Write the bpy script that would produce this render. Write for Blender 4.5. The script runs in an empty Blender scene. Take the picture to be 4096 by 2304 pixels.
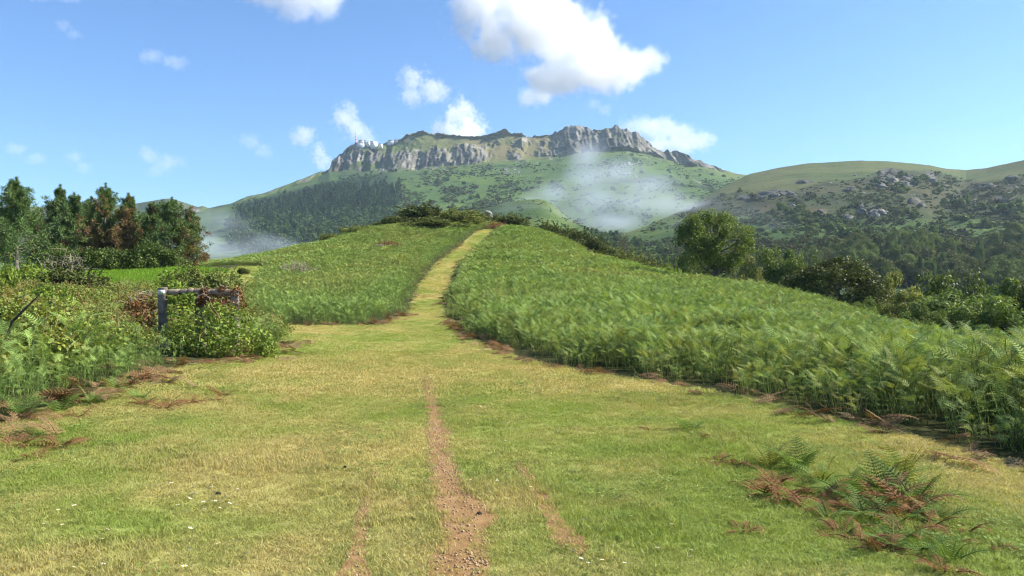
import bpy, math
import numpy as np
from mathutils import Vector, Matrix

scene = bpy.context.scene
ROOT = scene.collection
rng = np.random.default_rng(11)
R = math.radians

# ------------------------------------------------------------------ camera, sky, sun, exposure
F, CX, CY, EYE = 804.0, 512.0, 288.0, 1.6        # focal length and principal point (pixels of a 1024x576 frame), eye height
cam_data = bpy.data.cameras.new('camera')
cam_data.sensor_width = 36.0
cam_data.lens = F / 1024.0 * 36.0
cam_data.clip_start = 0.1
cam_data.clip_end = 30000.0
cam = bpy.data.objects.new('camera', cam_data)
cam.location = (0, 0, EYE)
cam.rotation_euler = (R(90), 0, 0)
ROOT.objects.link(cam)
scene.camera = cam

SUN_AZ, SUN_EL = 82.0, 38.0                      # degrees clockwise from the view direction, and above the horizon
world = bpy.data.worlds.new('World')
scene.world = world
world.use_nodes = True
wn = world.node_tree
wn.nodes.clear()
w_out = wn.nodes.new('ShaderNodeOutputWorld')
w_bg = wn.nodes.new('ShaderNodeBackground')
w_sky = wn.nodes.new('ShaderNodeTexSky')
w_sky.sky_type = 'NISHITA'
w_sky.sun_disc = False
w_sky.sun_elevation = R(SUN_EL)
w_sky.sun_rotation = R(SUN_AZ)
w_sky.altitude = 250
w_sky.air_density = 1.0
w_sky.dust_density = 0.0
w_sky.ozone_density = 9.0
w_bg.inputs['Strength'].default_value = 0.086
wn.links.new(w_sky.outputs[0], w_bg.inputs['Color'])
wn.links.new(w_bg.outputs[0], w_out.inputs['Surface'])

sun_data = bpy.data.lights.new('sun', 'SUN')
sun_data.energy = 5.0
sun_data.angle = R(0.5)
sun_data.color = (1.0, 0.93, 0.80)
sun = bpy.data.objects.new('sun', sun_data)
to_sun = Vector((math.sin(R(SUN_AZ)) * math.cos(R(SUN_EL)), math.cos(R(SUN_AZ)) * math.cos(R(SUN_EL)), math.sin(R(SUN_EL))))
sun.rotation_euler = to_sun.to_track_quat('Z', 'Y').to_euler()
ROOT.objects.link(sun)

scene.view_settings.view_transform = 'Standard'
scene.view_settings.look = 'None'
scene.view_settings.exposure = 1.28
HAZE = 0.00008
scene.view_settings.gamma = 1.0
scene.view_settings.use_curve_mapping = False
cy = scene.cycles
cy.use_denoising = True
cy.denoiser = 'OPENIMAGEDENOISE'
cy.max_bounces = 14
cy.diffuse_bounces = 2
cy.glossy_bounces = 1
cy.transmission_bounces = 3
cy.transparent_max_bounces = 6
cy.volume_bounces = 14
cy.use_adaptive_sampling = True
cy.adaptive_threshold = 0.024
cy.pixel_filter_type = 'BLACKMAN_HARRIS'
cy.filter_width = 1.1
cy.use_light_tree = False
cy.sample_clamp_indirect = 6.0

# ------------------------------------------------------------------ helpers
def at(u, v, d):
    """point seen at pixel (u, v) of the photograph standing d metres away"""
    return np.array([(u - CX) / F * d, d, EYE + (CY - v) / F * d])

def _h(ix, iy, iz, s):
    n = (ix.astype(np.int64) * 374761393 + iy.astype(np.int64) * 668265263 + iz.astype(np.int64) * 2147483647 + s * 974634541) & 0xFFFFFFFF
    n = ((n ^ (n >> 13)) * 1274126177) & 0xFFFFFFFF
    n = ((n ^ (n >> 16)) * 2246822519) & 0xFFFFFFFF
    return ((n ^ (n >> 15)) & 0xFFFFFF) / float(0xFFFFFF) * 2 - 1

def vnoise(x, y, z=0.0, seed=0):
    x, y, z = np.broadcast_arrays(np.asarray(x, float), np.asarray(y, float), np.asarray(z, float))
    ix, iy, iz = np.floor(x), np.floor(y), np.floor(z)
    fx, fy, fz = x - ix, y - iy, z - iz
    fx, fy, fz = [t * t * t * (t * (t * 6 - 15) + 10) for t in (fx, fy, fz)]
    r = 0
    for dx in (0, 1):
        for dy in (0, 1):
            for dz in (0, 1):
                w = (fx if dx else 1 - fx) * (fy if dy else 1 - fy) * (fz if dz else 1 - fz)
                r = r + w * _h(ix + dx, iy + dy, iz + dz, seed)
    return r

def fbm(x, y, z=0.0, seed=0, octaves=4, gain=0.5):
    a, s, t = 1.0, 0.0, 0.0
    for o in range(octaves):
        k = 2.03 ** o
        s = s + a * vnoise(np.asarray(x) * k + 17.3 * o, np.asarray(y) * k - 9.1 * o, np.asarray(z) * k + 4.7 * o, seed + o)
        t += a
        a *= gain
    return s / t

def smooth(a, b, x):
    t = np.clip((x - a) / (b - a), 0, 1)
    return t * t * (3 - 2 * t)

def in_poly(px, py, poly):
    px, py = np.asarray(px), np.asarray(py)
    inside = np.zeros(px.shape, bool)
    n = len(poly)
    for i in range(n):
        x1, y1 = poly[i]
        x2, y2 = poly[(i + 1) % n]
        if y1 == y2:
            continue
        c = ((y1 > py) != (y2 > py)) & (px < (x2 - x1) * (py - y1) / (y2 - y1) + x1)
        inside ^= c
    return inside

def tag(o, label=None, category=None, group=None, kind=None):
    if label: o['label'] = label
    if category: o['category'] = category
    if group: o['group'] = group
    if kind: o['kind'] = kind
    return o

class MB:
    """collects vertices and faces, then becomes one mesh"""
    def __init__(self):
        self.V, self.F, self.A, self.M, self.n = [], [], [], [], 0
    def add(self, v, f, var=0.5, mat=0):
        v = np.asarray(v, float).reshape(-1, 3)
        f = np.asarray(f, int)
        if len(f) == 0: return self
        self.V.append(v); self.F.append(f + self.n); self.n += len(v)
        self.A.append(np.broadcast_to(np.asarray(var, float), (len(f),)))
        self.M.append(np.broadcast_to(np.asarray(mat, int), (len(f),)))
        return self
    def mesh(self, name, mats, smooth_shade=False):
        me = bpy.data.meshes.new(name)
        V = np.concatenate(self.V)
        loops = np.concatenate([f.ravel() for f in self.F])
        sizes = np.concatenate([np.full(len(f), f.shape[1]) for f in self.F])
        starts = np.concatenate([[0], np.cumsum(sizes)[:-1]])
        me.vertices.add(len(V)); me.vertices.foreach_set('co', V.ravel())
        me.loops.add(len(loops)); me.loops.foreach_set('vertex_index', loops.astype(np.int32))
        me.polygons.add(len(sizes)); me.polygons.foreach_set('loop_start', starts.astype(np.int32))
        me.polygons.foreach_set('material_index', np.concatenate(self.M).astype(np.int32))
        if smooth_shade: me.polygons.foreach_set('use_smooth', np.ones(len(sizes), bool))
        me.update(calc_edges=True)
        a = me.attributes.new('var', 'FLOAT', 'FACE')
        a.data.foreach_set('value', np.concatenate(self.A).astype(np.float32))
        for m in (mats if isinstance(mats, (list, tuple)) else [mats]): me.materials.append(m)
        return me

def link(name, data, parent=None, loc=None):
    o = bpy.data.objects.new(name, data)
    ROOT.objects.link(o)
    if parent: o.parent = parent
    if loc is not None: o.location = loc
    return o

def empty(name, loc, rz=0.0):
    o = link(name, None, None, loc)
    o.empty_display_size = 0.2
    o.rotation_euler = (0, 0, rz)
    return o

def copy_tree(o, parent=None):
    c = o.copy()
    ROOT.objects.link(c)
    if parent: c.parent = parent
    for ch in o.children: copy_tree(ch, c)
    return c

def tube(pts, rad, sides=6):
    pts = np.asarray(pts, float); rad = np.broadcast_to(np.asarray(rad, float), (len(pts),))
    n = len(pts)
    t = np.gradient(pts, axis=0); t /= np.linalg.norm(t, axis=1, keepdims=True) + 1e-9
    ref = np.where(np.abs(t[:, 2:3]) > 0.9, np.array([[1.0, 0, 0]]), np.array([[0, 0, 1.0]]))
    b = np.cross(t, ref); b /= np.linalg.norm(b, axis=1, keepdims=True) + 1e-9
    c = np.cross(t, b)
    a = np.arange(sides) / sides * 2 * math.pi
    v = pts[:, None] + rad[:, None, None] * (np.cos(a)[None, :, None] * b[:, None] + np.sin(a)[None, :, None] * c[:, None])
    i, j = np.meshgrid(np.arange(n - 1), np.arange(sides), indexing='ij')
    f = np.stack([i * sides + j, i * sides + (j + 1) % sides, (i + 1) * sides + (j + 1) % sides, (i + 1) * sides + j], -1).reshape(-1, 4)
    return v.reshape(-1, 3), f

def unit(v):
    return v / (np.linalg.norm(v, axis=-1, keepdims=True) + 1e-9)

def leaves(P, size, r, out=None, flat=0.0, aspect=0.6):
    """one folded diamond leaf at each point"""
    n = len(P)
    nrm = unit(r.normal(size=(n, 3)))
    if out is not None: nrm = unit(nrm + out)
    nrm[:, 2] += flat
    nrm = unit(nrm)
    t = unit(np.cross(nrm, unit(r.normal(size=(n, 3)))))
    b = np.cross(nrm, t)
    s = np.broadcast_to(np.asarray(size, float), (n,))[:, None]
    v = np.stack([P - t * s * .5, P + b * s * aspect * .5 + nrm * s * .1, P + t * s * .5, P - b * s * aspect * .5 + nrm * s * .1], 1)
    return v.reshape(-1, 3), np.arange(n * 4).reshape(-1, 4)

# ------------------------------------------------------------------ materials
def nd(nt, typ, ins=None, **props):
    n = nt.nodes.new(typ)
    for k, v in props.items(): setattr(n, k, v)
    for k, v in (ins or {}).items():
        s = n.inputs[k]
        if isinstance(v, bpy.types.NodeSocket): nt.links.new(v, s)
        else: s.default_value = v
    return n

def new_mat(name):
    m = bpy.data.materials.new(name)
    m.use_nodes = True
    m.node_tree.nodes.clear()
    return m, m.node_tree

def c4(c): return (c[0], c[1], c[2], 1.0)

def mixc(nt, f, a, b, mode='MIX'):
    n = nt.nodes.new('ShaderNodeMix')
    n.data_type = 'RGBA'; n.blend_type = mode
    for s, v in ((n.inputs['Factor'], f), (n.inputs[6], a), (n.inputs[7], b)):
        if isinstance(v, bpy.types.NodeSocket): nt.links.new(v, s)
        else: s.default_value = v if not isinstance(v, tuple) or len(v) == 4 else c4(v)
    return n.outputs[2]

def ramp(nt, fac, stops):
    n = nt.nodes.new('ShaderNodeValToRGB')
    nt.links.new(fac, n.inputs[0])
    e = n.color_ramp.elements
    while len(e) < len(stops): e.new(0.5)
    for el, (p, c) in zip(e, stops):
        el.position = p
        el.color = c4(c) if not isinstance(c, (int, float)) else (c, c, c, 1)
    return n.outputs[0]

def noise(nt, scale, detail=4, vec=None, rough=0.55, dist=0.0):
    n = nd(nt, 'ShaderNodeTexNoise', {'Scale': scale, 'Detail': detail, 'Roughness': rough, 'Distortion': dist})
    if vec is not None: nt.links.new(vec, n.inputs['Vector'])
    return n.outputs[0]

def finish(nt, shader):
    nt.links.new(shader, nd(nt, 'ShaderNodeOutputMaterial').inputs['Surface'])

def foliage(name, dark, light, alt=None, trans=0.28, rough=0.55, spec=0.25, inst=False, hue=0.08):
    """leaf colour: per-face 'var' from dark to light, 'tint' of the plant towards alt"""
    m, nt = new_mat(name)
    var = nd(nt, 'ShaderNodeAttribute', attribute_name='var').outputs['Fac']
    col = mixc(nt, var, dark, light)
    if alt is not None:
        t = nd(nt, 'ShaderNodeAttribute', attribute_name='tint', attribute_type='INSTANCER' if inst else 'GEOMETRY').outputs['Fac']
        altc = mixc(nt, var, tuple(c * 0.55 for c in alt), alt)
        col = mixc(nt, t, col, altc)
    rnd = nd(nt, 'ShaderNodeObjectInfo').outputs['Random']
    hs = nd(nt, 'ShaderNodeHueSaturation', {'Color': col})
    mr = nd(nt, 'ShaderNodeMapRange', {'Value': rnd, 'To Min': 1 - hue * 3, 'To Max': 1 + hue * 3})
    nt.links.new(mr.outputs[0], hs.inputs['Value'])
    col = hs.outputs[0]
    d = nd(nt, 'ShaderNodeBsdfPrincipled', {'Base Color': col, 'Roughness': rough, 'Specular IOR Level': spec})
    tr = nd(nt, 'ShaderNodeBsdfTranslucent', {'Color': mixc(nt, 1.0, col, (1.25, 1.15, 0.6), 'MULTIPLY')})
    mx = nd(nt, 'ShaderNodeMixShader', {0: trans, 1: d.outputs[0], 2: tr.outputs[0]})
    finish(nt, mx.outputs[0])
    return m

def rough_mat(name, ca, cb, scale=8.0, bump=0.3, rough=0.9, detail=6, dist=0.02):
    m, nt = new_mat(name)
    tc = nd(nt, 'ShaderNodeTexCoord').outputs['Object']
    n1 = noise(nt, scale, detail, tc)
    col = mixc(nt, ramp(nt, n1, [(0.35, 0.0), (0.65, 1.0)]), ca, cb)
    bp = nd(nt, 'ShaderNodeBump', {'Strength': bump, 'Distance': dist, 'Height': noise(nt, scale * 3, 5, tc)})
    p = nd(nt, 'ShaderNodeBsdfPrincipled', {'Base Color': col, 'Roughness': rough, 'Specular IOR Level': 0.2, 'Normal': bp.outputs[0]})
    finish(nt, p.outputs[0])
    return m

def painted_mat(name, scale, bump_dist, speck=0.35):
    """colour from the mesh's own 'Col' attribute (what grows or lies there), broken up by fine noise"""
    m, nt = new_mat(name)
    tc = nd(nt, 'ShaderNodeTexCoord').outputs['Object']
    col = nd(nt, 'ShaderNodeAttribute', attribute_name='Col').outputs['Color']
    n1 = noise(nt, scale, 6, tc, 0.65)
    n2 = noise(nt, scale * 5.3, 4, tc, 0.6)
    k = mixc(nt, 0.5, n1, n2)
    k = ramp(nt, k, [(0.3, 1 - speck), (0.7, 1 + speck)])
    col = mixc(nt, 1.0, col, k, 'MULTIPLY')
    bp = nd(nt, 'ShaderNodeBump', {'Strength': 0.8, 'Distance': bump_dist, 'Height': n2})
    p = nd(nt, 'ShaderNodeBsdfPrincipled', {'Base Color': col, 'Roughness': 0.95, 'Specular IOR Level': 0.05, 'Normal': bp.outputs[0]})
    finish(nt, p.outputs[0])
    return m

# ------------------------------------------------------------------ scattering of uncountable growth
def scatter(name, P, rot, scl, idx, tint, meshes, label):
    col = bpy.data.collections.new(name + '_kinds')
    for i, me in enumerate(meshes):
        o = bpy.data.objects.new('%s_kind_%02d' % (name, i), me)
        col.objects.link(o)
    me = bpy.data.meshes.new(name)
    me.vertices.add(len(P)); me.vertices.foreach_set('co', np.asarray(P, np.float32).ravel())
    for nm, typ, arr, key in (('rot', 'FLOAT_VECTOR', rot, 'vector'), ('scl', 'FLOAT_VECTOR', scl, 'vector'), ('idx', 'INT', idx, 'value'), ('tint', 'FLOAT', tint, 'value')):
        a = me.attributes.new(nm, typ, 'POINT')
        a.data.foreach_set(key, np.asarray(arr, np.int32 if typ == 'INT' else np.float32).ravel())
    ob = link(name, me)
    ng = bpy.data.node_groups.new(name + '_scatter', 'GeometryNodeTree')
    ng.interface.new_socket('Geometry', in_out='INPUT', socket_type='NodeSocketGeometry')
    ng.interface.new_socket('Geometry', in_out='OUTPUT', socket_type='NodeSocketGeometry')
    gi, go = ng.nodes.new('NodeGroupInput'), ng.nodes.new('NodeGroupOutput')
    ci = nd(ng, 'GeometryNodeCollectionInfo', {'Collection': col, 'Separate Children': True, 'Reset Children': True})
    def attr(nm, typ):
        n = ng.nodes.new('GeometryNodeInputNamedAttribute'); n.data_type = typ
        n.inputs['Name'].default_value = nm
        return n.outputs[0]
    e2r = nd(ng, 'FunctionNodeEulerToRotation', {0: attr('rot', 'FLOAT_VECTOR')})
    ip = nd(ng, 'GeometryNodeInstanceOnPoints', {'Points': gi.outputs[0], 'Instance': ci.outputs[0], 'Pick Instance': True,
            'Instance Index': attr('idx', 'INT'), 'Rotation': e2r.outputs[0], 'Scale': attr('scl', 'FLOAT_VECTOR')})
    ng.links.new(ip.outputs[0], go.inputs[0])
    md = ob.modifiers.new('scatter', 'NODES'); md.node_group = ng
    return tag(ob, label, kind='stuff')

# ------------------------------------------------------------------ near ground: a smooth surface through surveyed heights
CTRL = [  # x, y, z
 (0,-30,-.6),(-20,-20,-.3),(20,-20,-1.2),(-60,-30,-1),(60,-30,-6),
 (0,0,0),(-6,2,0),(4,2,0),(0,8,0),(-5,9,.0),(3.5,9,0),(-5,15,0),(0,14,0),(-1,20,0),(-5,22,0),(-3,28,.05),(-7,30,.05),
 (-4.8,45,.9),(-6,62,2.2),(-6.2,75,3.7),(-5.2,100,7.2),(-3,118,10.2),(-1,128,11.4),(-12,128,12.0),(2,140,10.4),
 (8,8,-.15),(12,14,-.35),(13,20,-.65),(19,30,-1.75),(20,12,-1.8),(30,25,-5.5),(26,46,-2.6),(32,58,-5.0),(38,60,-9),(5,22,.05),(10,32,.2),(5,40,.7),(20,45,-.6),
 (21.5,60,.6),(14,60,1.5),(18.5,72,1.2),(4,75,3.5),(15.6,85,2.9),(10.7,98,4.7),(6.6,110,8.0),(2.7,120,9.9),
 (38,80,-7),(25,100,-2.5),(14,130,3),(9,150,4),(0,165,6),(-17,165,7.5),(-30,150,4),(-38,130,1.5),(-42,110,0.5),
 (-28.4,75,3.6),(-27.6,95,5.7),(-23,115,9.2),(-12,45,.9),(-15,62,2.4),(-16,80,4.5),(-17,100,7.3),
 (-8,10,.1),(-12,12,.2),(-14,20,.4),(-10,27,.2),(-20,40,1.4),(-24,50,2.0),(-30,62,2.7),(-46,80,3.2),(-33,82,3.4),(-19.6,57,2.4),(-21.5,66,3.2),
 (-40,30,1.0),(-60,60,2),(-80,100,-3),(-60,105,-2),(-45,140,-6),
 (60,110,-22),(45,150,-20),(15,190,-10),(-20,200,-6),(-50,190,-14),(80,60,-26),(70,10,-15),(0,260,-38),(60,230,-42),(-70,240,-34),(110,160,-46),(-130,150,-26),(-140,40,-6),(130,60,-46),(140,-60,-30),(-120,-80,-4),(0,-120,-6)]
CTRL = np.array(CTRL, float)
def _tps(r2): return np.where(r2 > 0, r2 * np.log(r2 + 1e-12), 0.0)
def _fit(c):
    n = len(c); p = c[:, :2] / 50.0
    K = _tps(((p[:, None] - p[None]) ** 2).sum(-1)) + np.eye(n) * 2e-3
    A = np.zeros((n + 3, n + 3)); A[:n, :n] = K
    A[:n, n] = 1; A[:n, n + 1:] = p; A[n:, :n] = A[:n, n:].T
    return np.linalg.solve(A, np.concatenate([c[:, 2], np.zeros(3)]))
_W = _fit(CTRL)
def ground_z(x, y):
    x, y = np.asarray(x, float), np.asarray(y, float)
    sh = x.shape
    q = np.stack([x.ravel(), y.ravel()], -1) / 50.0
    out = np.empty(len(q)); p = CTRL[:, :2] / 50.0
    for s in range(0, len(q), 20000):
        qq = q[s:s + 20000]
        out[s:s + 20000] = _tps(((qq[:, None] - p[None]) ** 2).sum(-1)) @ _W[:len(p)] + _W[len(p)] + qq @ _W[len(p) + 1:]
    z = out.reshape(sh)
    r = np.hypot(x, y)
    z = z + 0.035 * vnoise(x / 1.7, y / 1.7, 0, 5) * smooth(3, 8, r) + 0.10 * vnoise(x / 6, y / 6, 0, 6) * smooth(10, 40, r)
    return np.maximum(z, -60.0)

def grid_faces(nr, nc):
    i, j = np.meshgrid(np.arange(nr - 1), np.arange(nc - 1), indexing='ij')
    return np.stack([i * nc + j, i * nc + j + 1, (i + 1) * nc + j + 1, (i + 1) * nc + j], -1).reshape(-1, 4)

def set_col(me, col):
    a = me.color_attributes.new('Col', 'FLOAT_COLOR', 'POINT')
    a.data.foreach_set('color', np.concatenate([col, np.ones((len(col), 1))], 1).astype(np.float32).ravel())

# open, grazed turf (world x, y): the lawn, the trail up the ridge and the branch behind the old frame
R_EDGE = [(5.6,0),(4.7,6.2),(4.45,8.4),(3.95,10.2),(3.0,12.4),(1.7,14.8),(.3,17.9),(-.9,22.6),(-2.5,32),(-3.7,42),(-4.8,62),(-5.3,75),(-4.2,100),(-2,117),(0.5,126)]
L_EDGE = [(-1.2,126),(-4.,117),(-6.1,100),(-7.2,75),(-6.7,58),(-5.6,47),(-4.7,36),(-5.4,31.5),(-8.6,31)]
BRANCH = [(-15.5,47),(-18.2,57),(-20.6,69),(-23.2,69),(-21.2,57),(-19.2,47)]
BR_B = [(-8.9,29.4),(-8.0,27)]
BANK = [(-6.0,22),(-6.0,17.6),(-6.6,15.7),(-6.3,13.3),(-5.9,9.7),(-6.6,5),(-8,0)]
LAWN = R_EDGE + L_EDGE + BR_B + BANK
LAWN_ALL = LAWN + [(-9,-25),(9,-25)]
MEADOW = [(-40,42),(-21,44),(-19,52),(-22,62),(-30,66),(-46,64)]
R_FIELD = R_EDGE[1:] + [(0.5,138),(12,136),(24,112),(33,92),(40,72),(40,46),(33,26),(22,10),(12,3)]
L_FIELD = [(-4.7,36)] + [(-5.6,47),(-6.7,58),(-7.2,75),(-6.1,100),(-4.,117),(-1.2,128)] + [(-12,142),(-30,130),(-40,110),(-36,90),(-30,78),(-23.5,72),(-20.6,69),(-18.2,57),(-15.5,47),(-13.5,41),(-11,34.5),(-8.9,30.5),(-5.4,31.5)]
BANK_ZONE = [(-6.0,22),(-6.0,17.6),(-6.6,15.7),(-6.3,13.3),(-5.9,9.7),(-6.6,5),(-14,4),(-24,12),(-32,26),(-32,40),(-21,44),(-19.2,47),(-15.5,47),(-13.5,41),(-11,34.5),(-8.9,29.4),(-8.0,27)]

n1 = 420
s = np.linspace(-1, 1, n1)
gx = 190 * np.sinh(4.2 * s) / np.sinh(4.2)
t = np.linspace(0, 1, 460)
gy = -60 + (np.where(t < .18, t / .18 * 60, 60 + 330 * np.sinh(3.4 * (t - .18) / .82) / np.sinh(3.4)))
GX, GY = np.meshgrid(gx, gy)
GZ = ground_z(GX, GY)
gxx, gyy = GX.ravel(), GY.ravel()
m_lawn = in_poly(gxx + .25 * vnoise(gxx * 2, gyy * 2), gyy + .25 * vnoise(gxx * 2, gyy * 2, 3), LAWN_ALL) | in_poly(gxx, gyy, BRANCH)
m_mead = in_poly(gxx, gyy, MEADOW)
turf_a, turf_b = np.array([.20, .255, .06]), np.array([.41, .365, .14])
def straw(x, y):
    """0 = green turf, 1 = sun-bleached straw"""
    k = .52 + .95 * fbm(x / 2.2, y / 3.6, 0, 21, 4) + .45 * fbm(x / .45, y / .6, 0, 22, 2)
    k = k + .06 * smooth(12, 22, y) - .40 * np.exp(-(((x + 2.6) / 1.5) ** 2 + ((y - 5.6) / .55) ** 2)) - .45 * np.exp(-(((x - 2.2) / 1.3) ** 2 + ((y - 5.6) / 1.0) ** 2)) \
        - .3 * np.exp(-(((x - .7) / .7) ** 2 + ((y - 5.0) / .7) ** 2)) - .3 * np.exp(-(((x + 6) / 1.6) ** 2 + ((y - 9.5) / 3) ** 2)) + .3 * np.exp(-(((x + 1.6) / .8) ** 2 + ((y - 7.5) / 1.5) ** 2))
    return np.clip(k, 0, 1)
sk = straw(gxx, gyy)[:, None]
gcol = turf_a * (1 - sk) + turf_b * sk
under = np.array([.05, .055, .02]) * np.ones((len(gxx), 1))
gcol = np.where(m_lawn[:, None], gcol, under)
gcol = np.where(m_mead[:, None], np.array([.15, .25, .035]), gcol)
gcol = gcol * (1 + .12 * vnoise(gxx * .8, gyy * .8, 0, 3))[:, None]
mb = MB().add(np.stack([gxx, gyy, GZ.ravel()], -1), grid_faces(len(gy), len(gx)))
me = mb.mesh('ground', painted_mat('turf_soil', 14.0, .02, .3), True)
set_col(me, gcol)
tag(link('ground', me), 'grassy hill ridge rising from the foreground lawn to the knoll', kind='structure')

# valley floor out to the foot of the mountain
a = np.linspace(0, 2 * math.pi, 97)[:-1]
vr = np.array([0.0, 200, 500, 1000, 1700, 2400])
vv = np.array([[r * math.cos(k), r * math.sin(k), -62 - 4 * math.sin(k * 3) * (r > 300)] for r in vr for k in a])
i, j = np.meshgrid(np.arange(len(vr) - 1), np.arange(96), indexing='ij')
vf = np.stack([i * 96 + j, i * 96 + (j + 1) % 96, (i + 1) * 96 + (j + 1) % 96, (i + 1) * 96 + j], -1).reshape(-1, 4)
me = MB().add(vv, vf).mesh('valley_floor', rough_mat('valley_grass', (.05, .09, .03), (.08, .12, .035), .02, .2), True)
tag(link('valley_floor', me), 'green valley floor below the ridge', kind='structure')

# ------------------------------------------------------------------ far hills and the mountain: surfaces between a foot line and a crest line
class Sheet: pass
def sheet(name, u, keys, rows, disp, paint, label, mat, soft=6):
    """keys: list of (v(u), D(u)) lines from the foot upwards; rows: rows between each pair of lines"""
    u = np.asarray(u, float)
    K = []
    for v, d in keys:
        v, d = np.broadcast_to(v, u.shape), np.broadcast_to(d, u.shape)
        K.append(np.stack([(u - CX) / F * d, d, EYE + (CY - v) / F * d], -1))
    L = []
    for k in range(len(keys) - 1):
        tt = np.linspace(0, 1, rows[k], endpoint=False)[:, None, None]
        L.append(K[k][None] * (1 - tt) + K[k + 1][None] * tt)
    L.append(K[-1][None])
    P = np.concatenate(L)
    crest = sum(rows[:-1])
    lo = P[:crest + 1].copy()
    for _ in range(soft):                                     # round the slope breaks below the crest
        lo[1:-1] = .25 * lo[:-2] + .5 * lo[1:-1] + .25 * lo[2:]
    P[:crest + 1] = lo
    S = Sheet()
    S.u = u
    U = np.broadcast_to(u, P.shape[:2])
    V = CY - (P[..., 2] - EYE) / P[..., 1] * F
    d, dz = disp(P, U, V)
    hd = unit(P[..., :2])
    P[..., :2] += hd * d[..., None]
    P[..., 2] += dz
    S.P = P
    S.V = CY - (P[..., 2] - EYE) / P[..., 1] * F
    S.crest = crest
    me = MB().add(P.reshape(-1, 3), grid_faces(*P.shape[:2])).mesh(name, mat, False)
    set_col(me, paint(P, U, V).reshape(-1, 3))
    S.ob = tag(link(name, me), label, kind='structure')
    return S

def on_sheet(S, u, v):
    """points of the sheet seen at pixels (u, v)"""
    u, v = np.atleast_1d(u).astype(float), np.atleast_1d(v).astype(float)
    ci = np.clip(np.round(np.interp(u, S.u, np.arange(len(S.u)))).astype(int), 0, len(S.u) - 1)
    out = np.empty((len(u), 3))
    for k in range(len(u)):
        col = S.V[:S.crest + 1, ci[k]]
        j = np.argmin(np.abs(col - v[k]))
        out[k] = S.P[j, ci[k]]
    return out

def curve(pts):
    p = np.array(pts, float)
    return lambda u: np.interp(u, p[:, 0], p[:, 1])

K_ = 1024 / 2576.0
SKY = [(-400,690),(-100,610),(200,560),(420,532),(530,522),(580,512),(610,498),(660,487),(700,472),(760,452),(800,435),(828,424),(835,408),(850,395),(868,375),(885,365),(905,362),(960,364),(985,356),(1003,352),(1020,343),(1040,337),(1060,334),(1100,338),(1150,343),(1200,345),(1235,340),(1260,333),(1290,335),(1320,342),(1360,343),(1390,335),(1405,325),(1420,318),(1450,318),(1480,323),(1510,331),(1525,327),(1550,324),(1575,328),(1600,338),(1625,355),(1645,372),(1660,375),(1690,379),(1720,392),(1760,405),(1790,415),(1820,425),(1850,435),(1885,440),(1960,455),(2100,480),(2400,540)]
sky_v = curve([(x * K_, y * K_) for x, y in SKY])
BASE = [(-400,700),(420,540),(530,530),(700,482),(800,447),(828,432),(870,428),(960,432),(1040,424),(1100,419),(1200,408),(1250,402),(1330,396),(1400,389),(1500,379),(1580,376),(1640,388),(1700,406),(1770,418),(1850,441),(1960,461),(2400,548)]
base_v = curve([(x * K_, y * K_) for x, y in BASE])

def rockiness(U, V):
    """where bare rock shows on the summit crags (0..1)"""
    tb = (base_v(U) - V) / np.maximum(base_v(U) - sky_v(U), 2.0)          # 0 at the foot of the cliff, 1 at the skyline
    w = np.interp(U, [320, 330, 340, 372, 384, 395, 440, 470, 492, 505, 520, 532, 548, 558, 640, 655, 700, 722, 735],
                     [.3, .95, .7, .35, .75, .85, .75, .62, .45, .22, .48, .25, .45, .85, .9, .8, .85, .7, .0])
    top = np.interp(U, [330, 370, 385, 420, 450, 480, 500, 550, 560, 640, 655, 740], [1.2, 1.0, .55, .5, .62, .75, .8, .85, 1.2, 1.2, 1.3, 1.3])
    k = w * smooth(-.12, .06, tb) * (1 - .75 * smooth(top - .1, top + .15, tb))
    k = np.maximum(k, smooth(.93, .99, tb) * .55 * ((U > 395) & (U < 560)))
    return k

def ridged(x, y, z=0, seed=0): return 1 - 2 * np.abs(vnoise(x, y, z, seed))

def mt_disp(P, U, V):
    X, Y, Z = P[..., 0], P[..., 1], P[..., 2]
    rk = smooth(.15, .7, rockiness(U, V) + .5 * fbm(X / 36, Z / 40, 0, 31, 4))
    A = ridged(X / 62 + .35 * vnoise(X / 90, Z / 60, 0, 2), Z / 260, 0, 41) * 25
    B = ridged(X / 24 + .3 * vnoise(X / 40, Z / 30, 0, 3), Z / 90, 0, 42) * 12
    C = ridged(X / 9.5, Z / 34, 0, 43) * 8 + ridged(X / 4.6, Z / 12, 0, 44) * 4
    st = vnoise(X / 50, Z / 14, 0, 46) * 5
    d = -(A + B + C + st) * rk
    g = fbm(X / 210, Y / 210, Z / 260, 47, 4) * 26 + fbm(X / 38, Y / 38, Z / 38, 48, 3) * 4
    fade = smooth(300, 420, Y)
    dz = rk * (vnoise(X / 7, Z / 7, 3, 45) * 3.2 + vnoise(X / 22, Z / 20, 3, 49) * 4.0)
    return d + g * fade * (1 - .5 * rk), dz

def lerp(a, b, k): return a * (1 - k[..., None]) + b * k[..., None]

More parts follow.
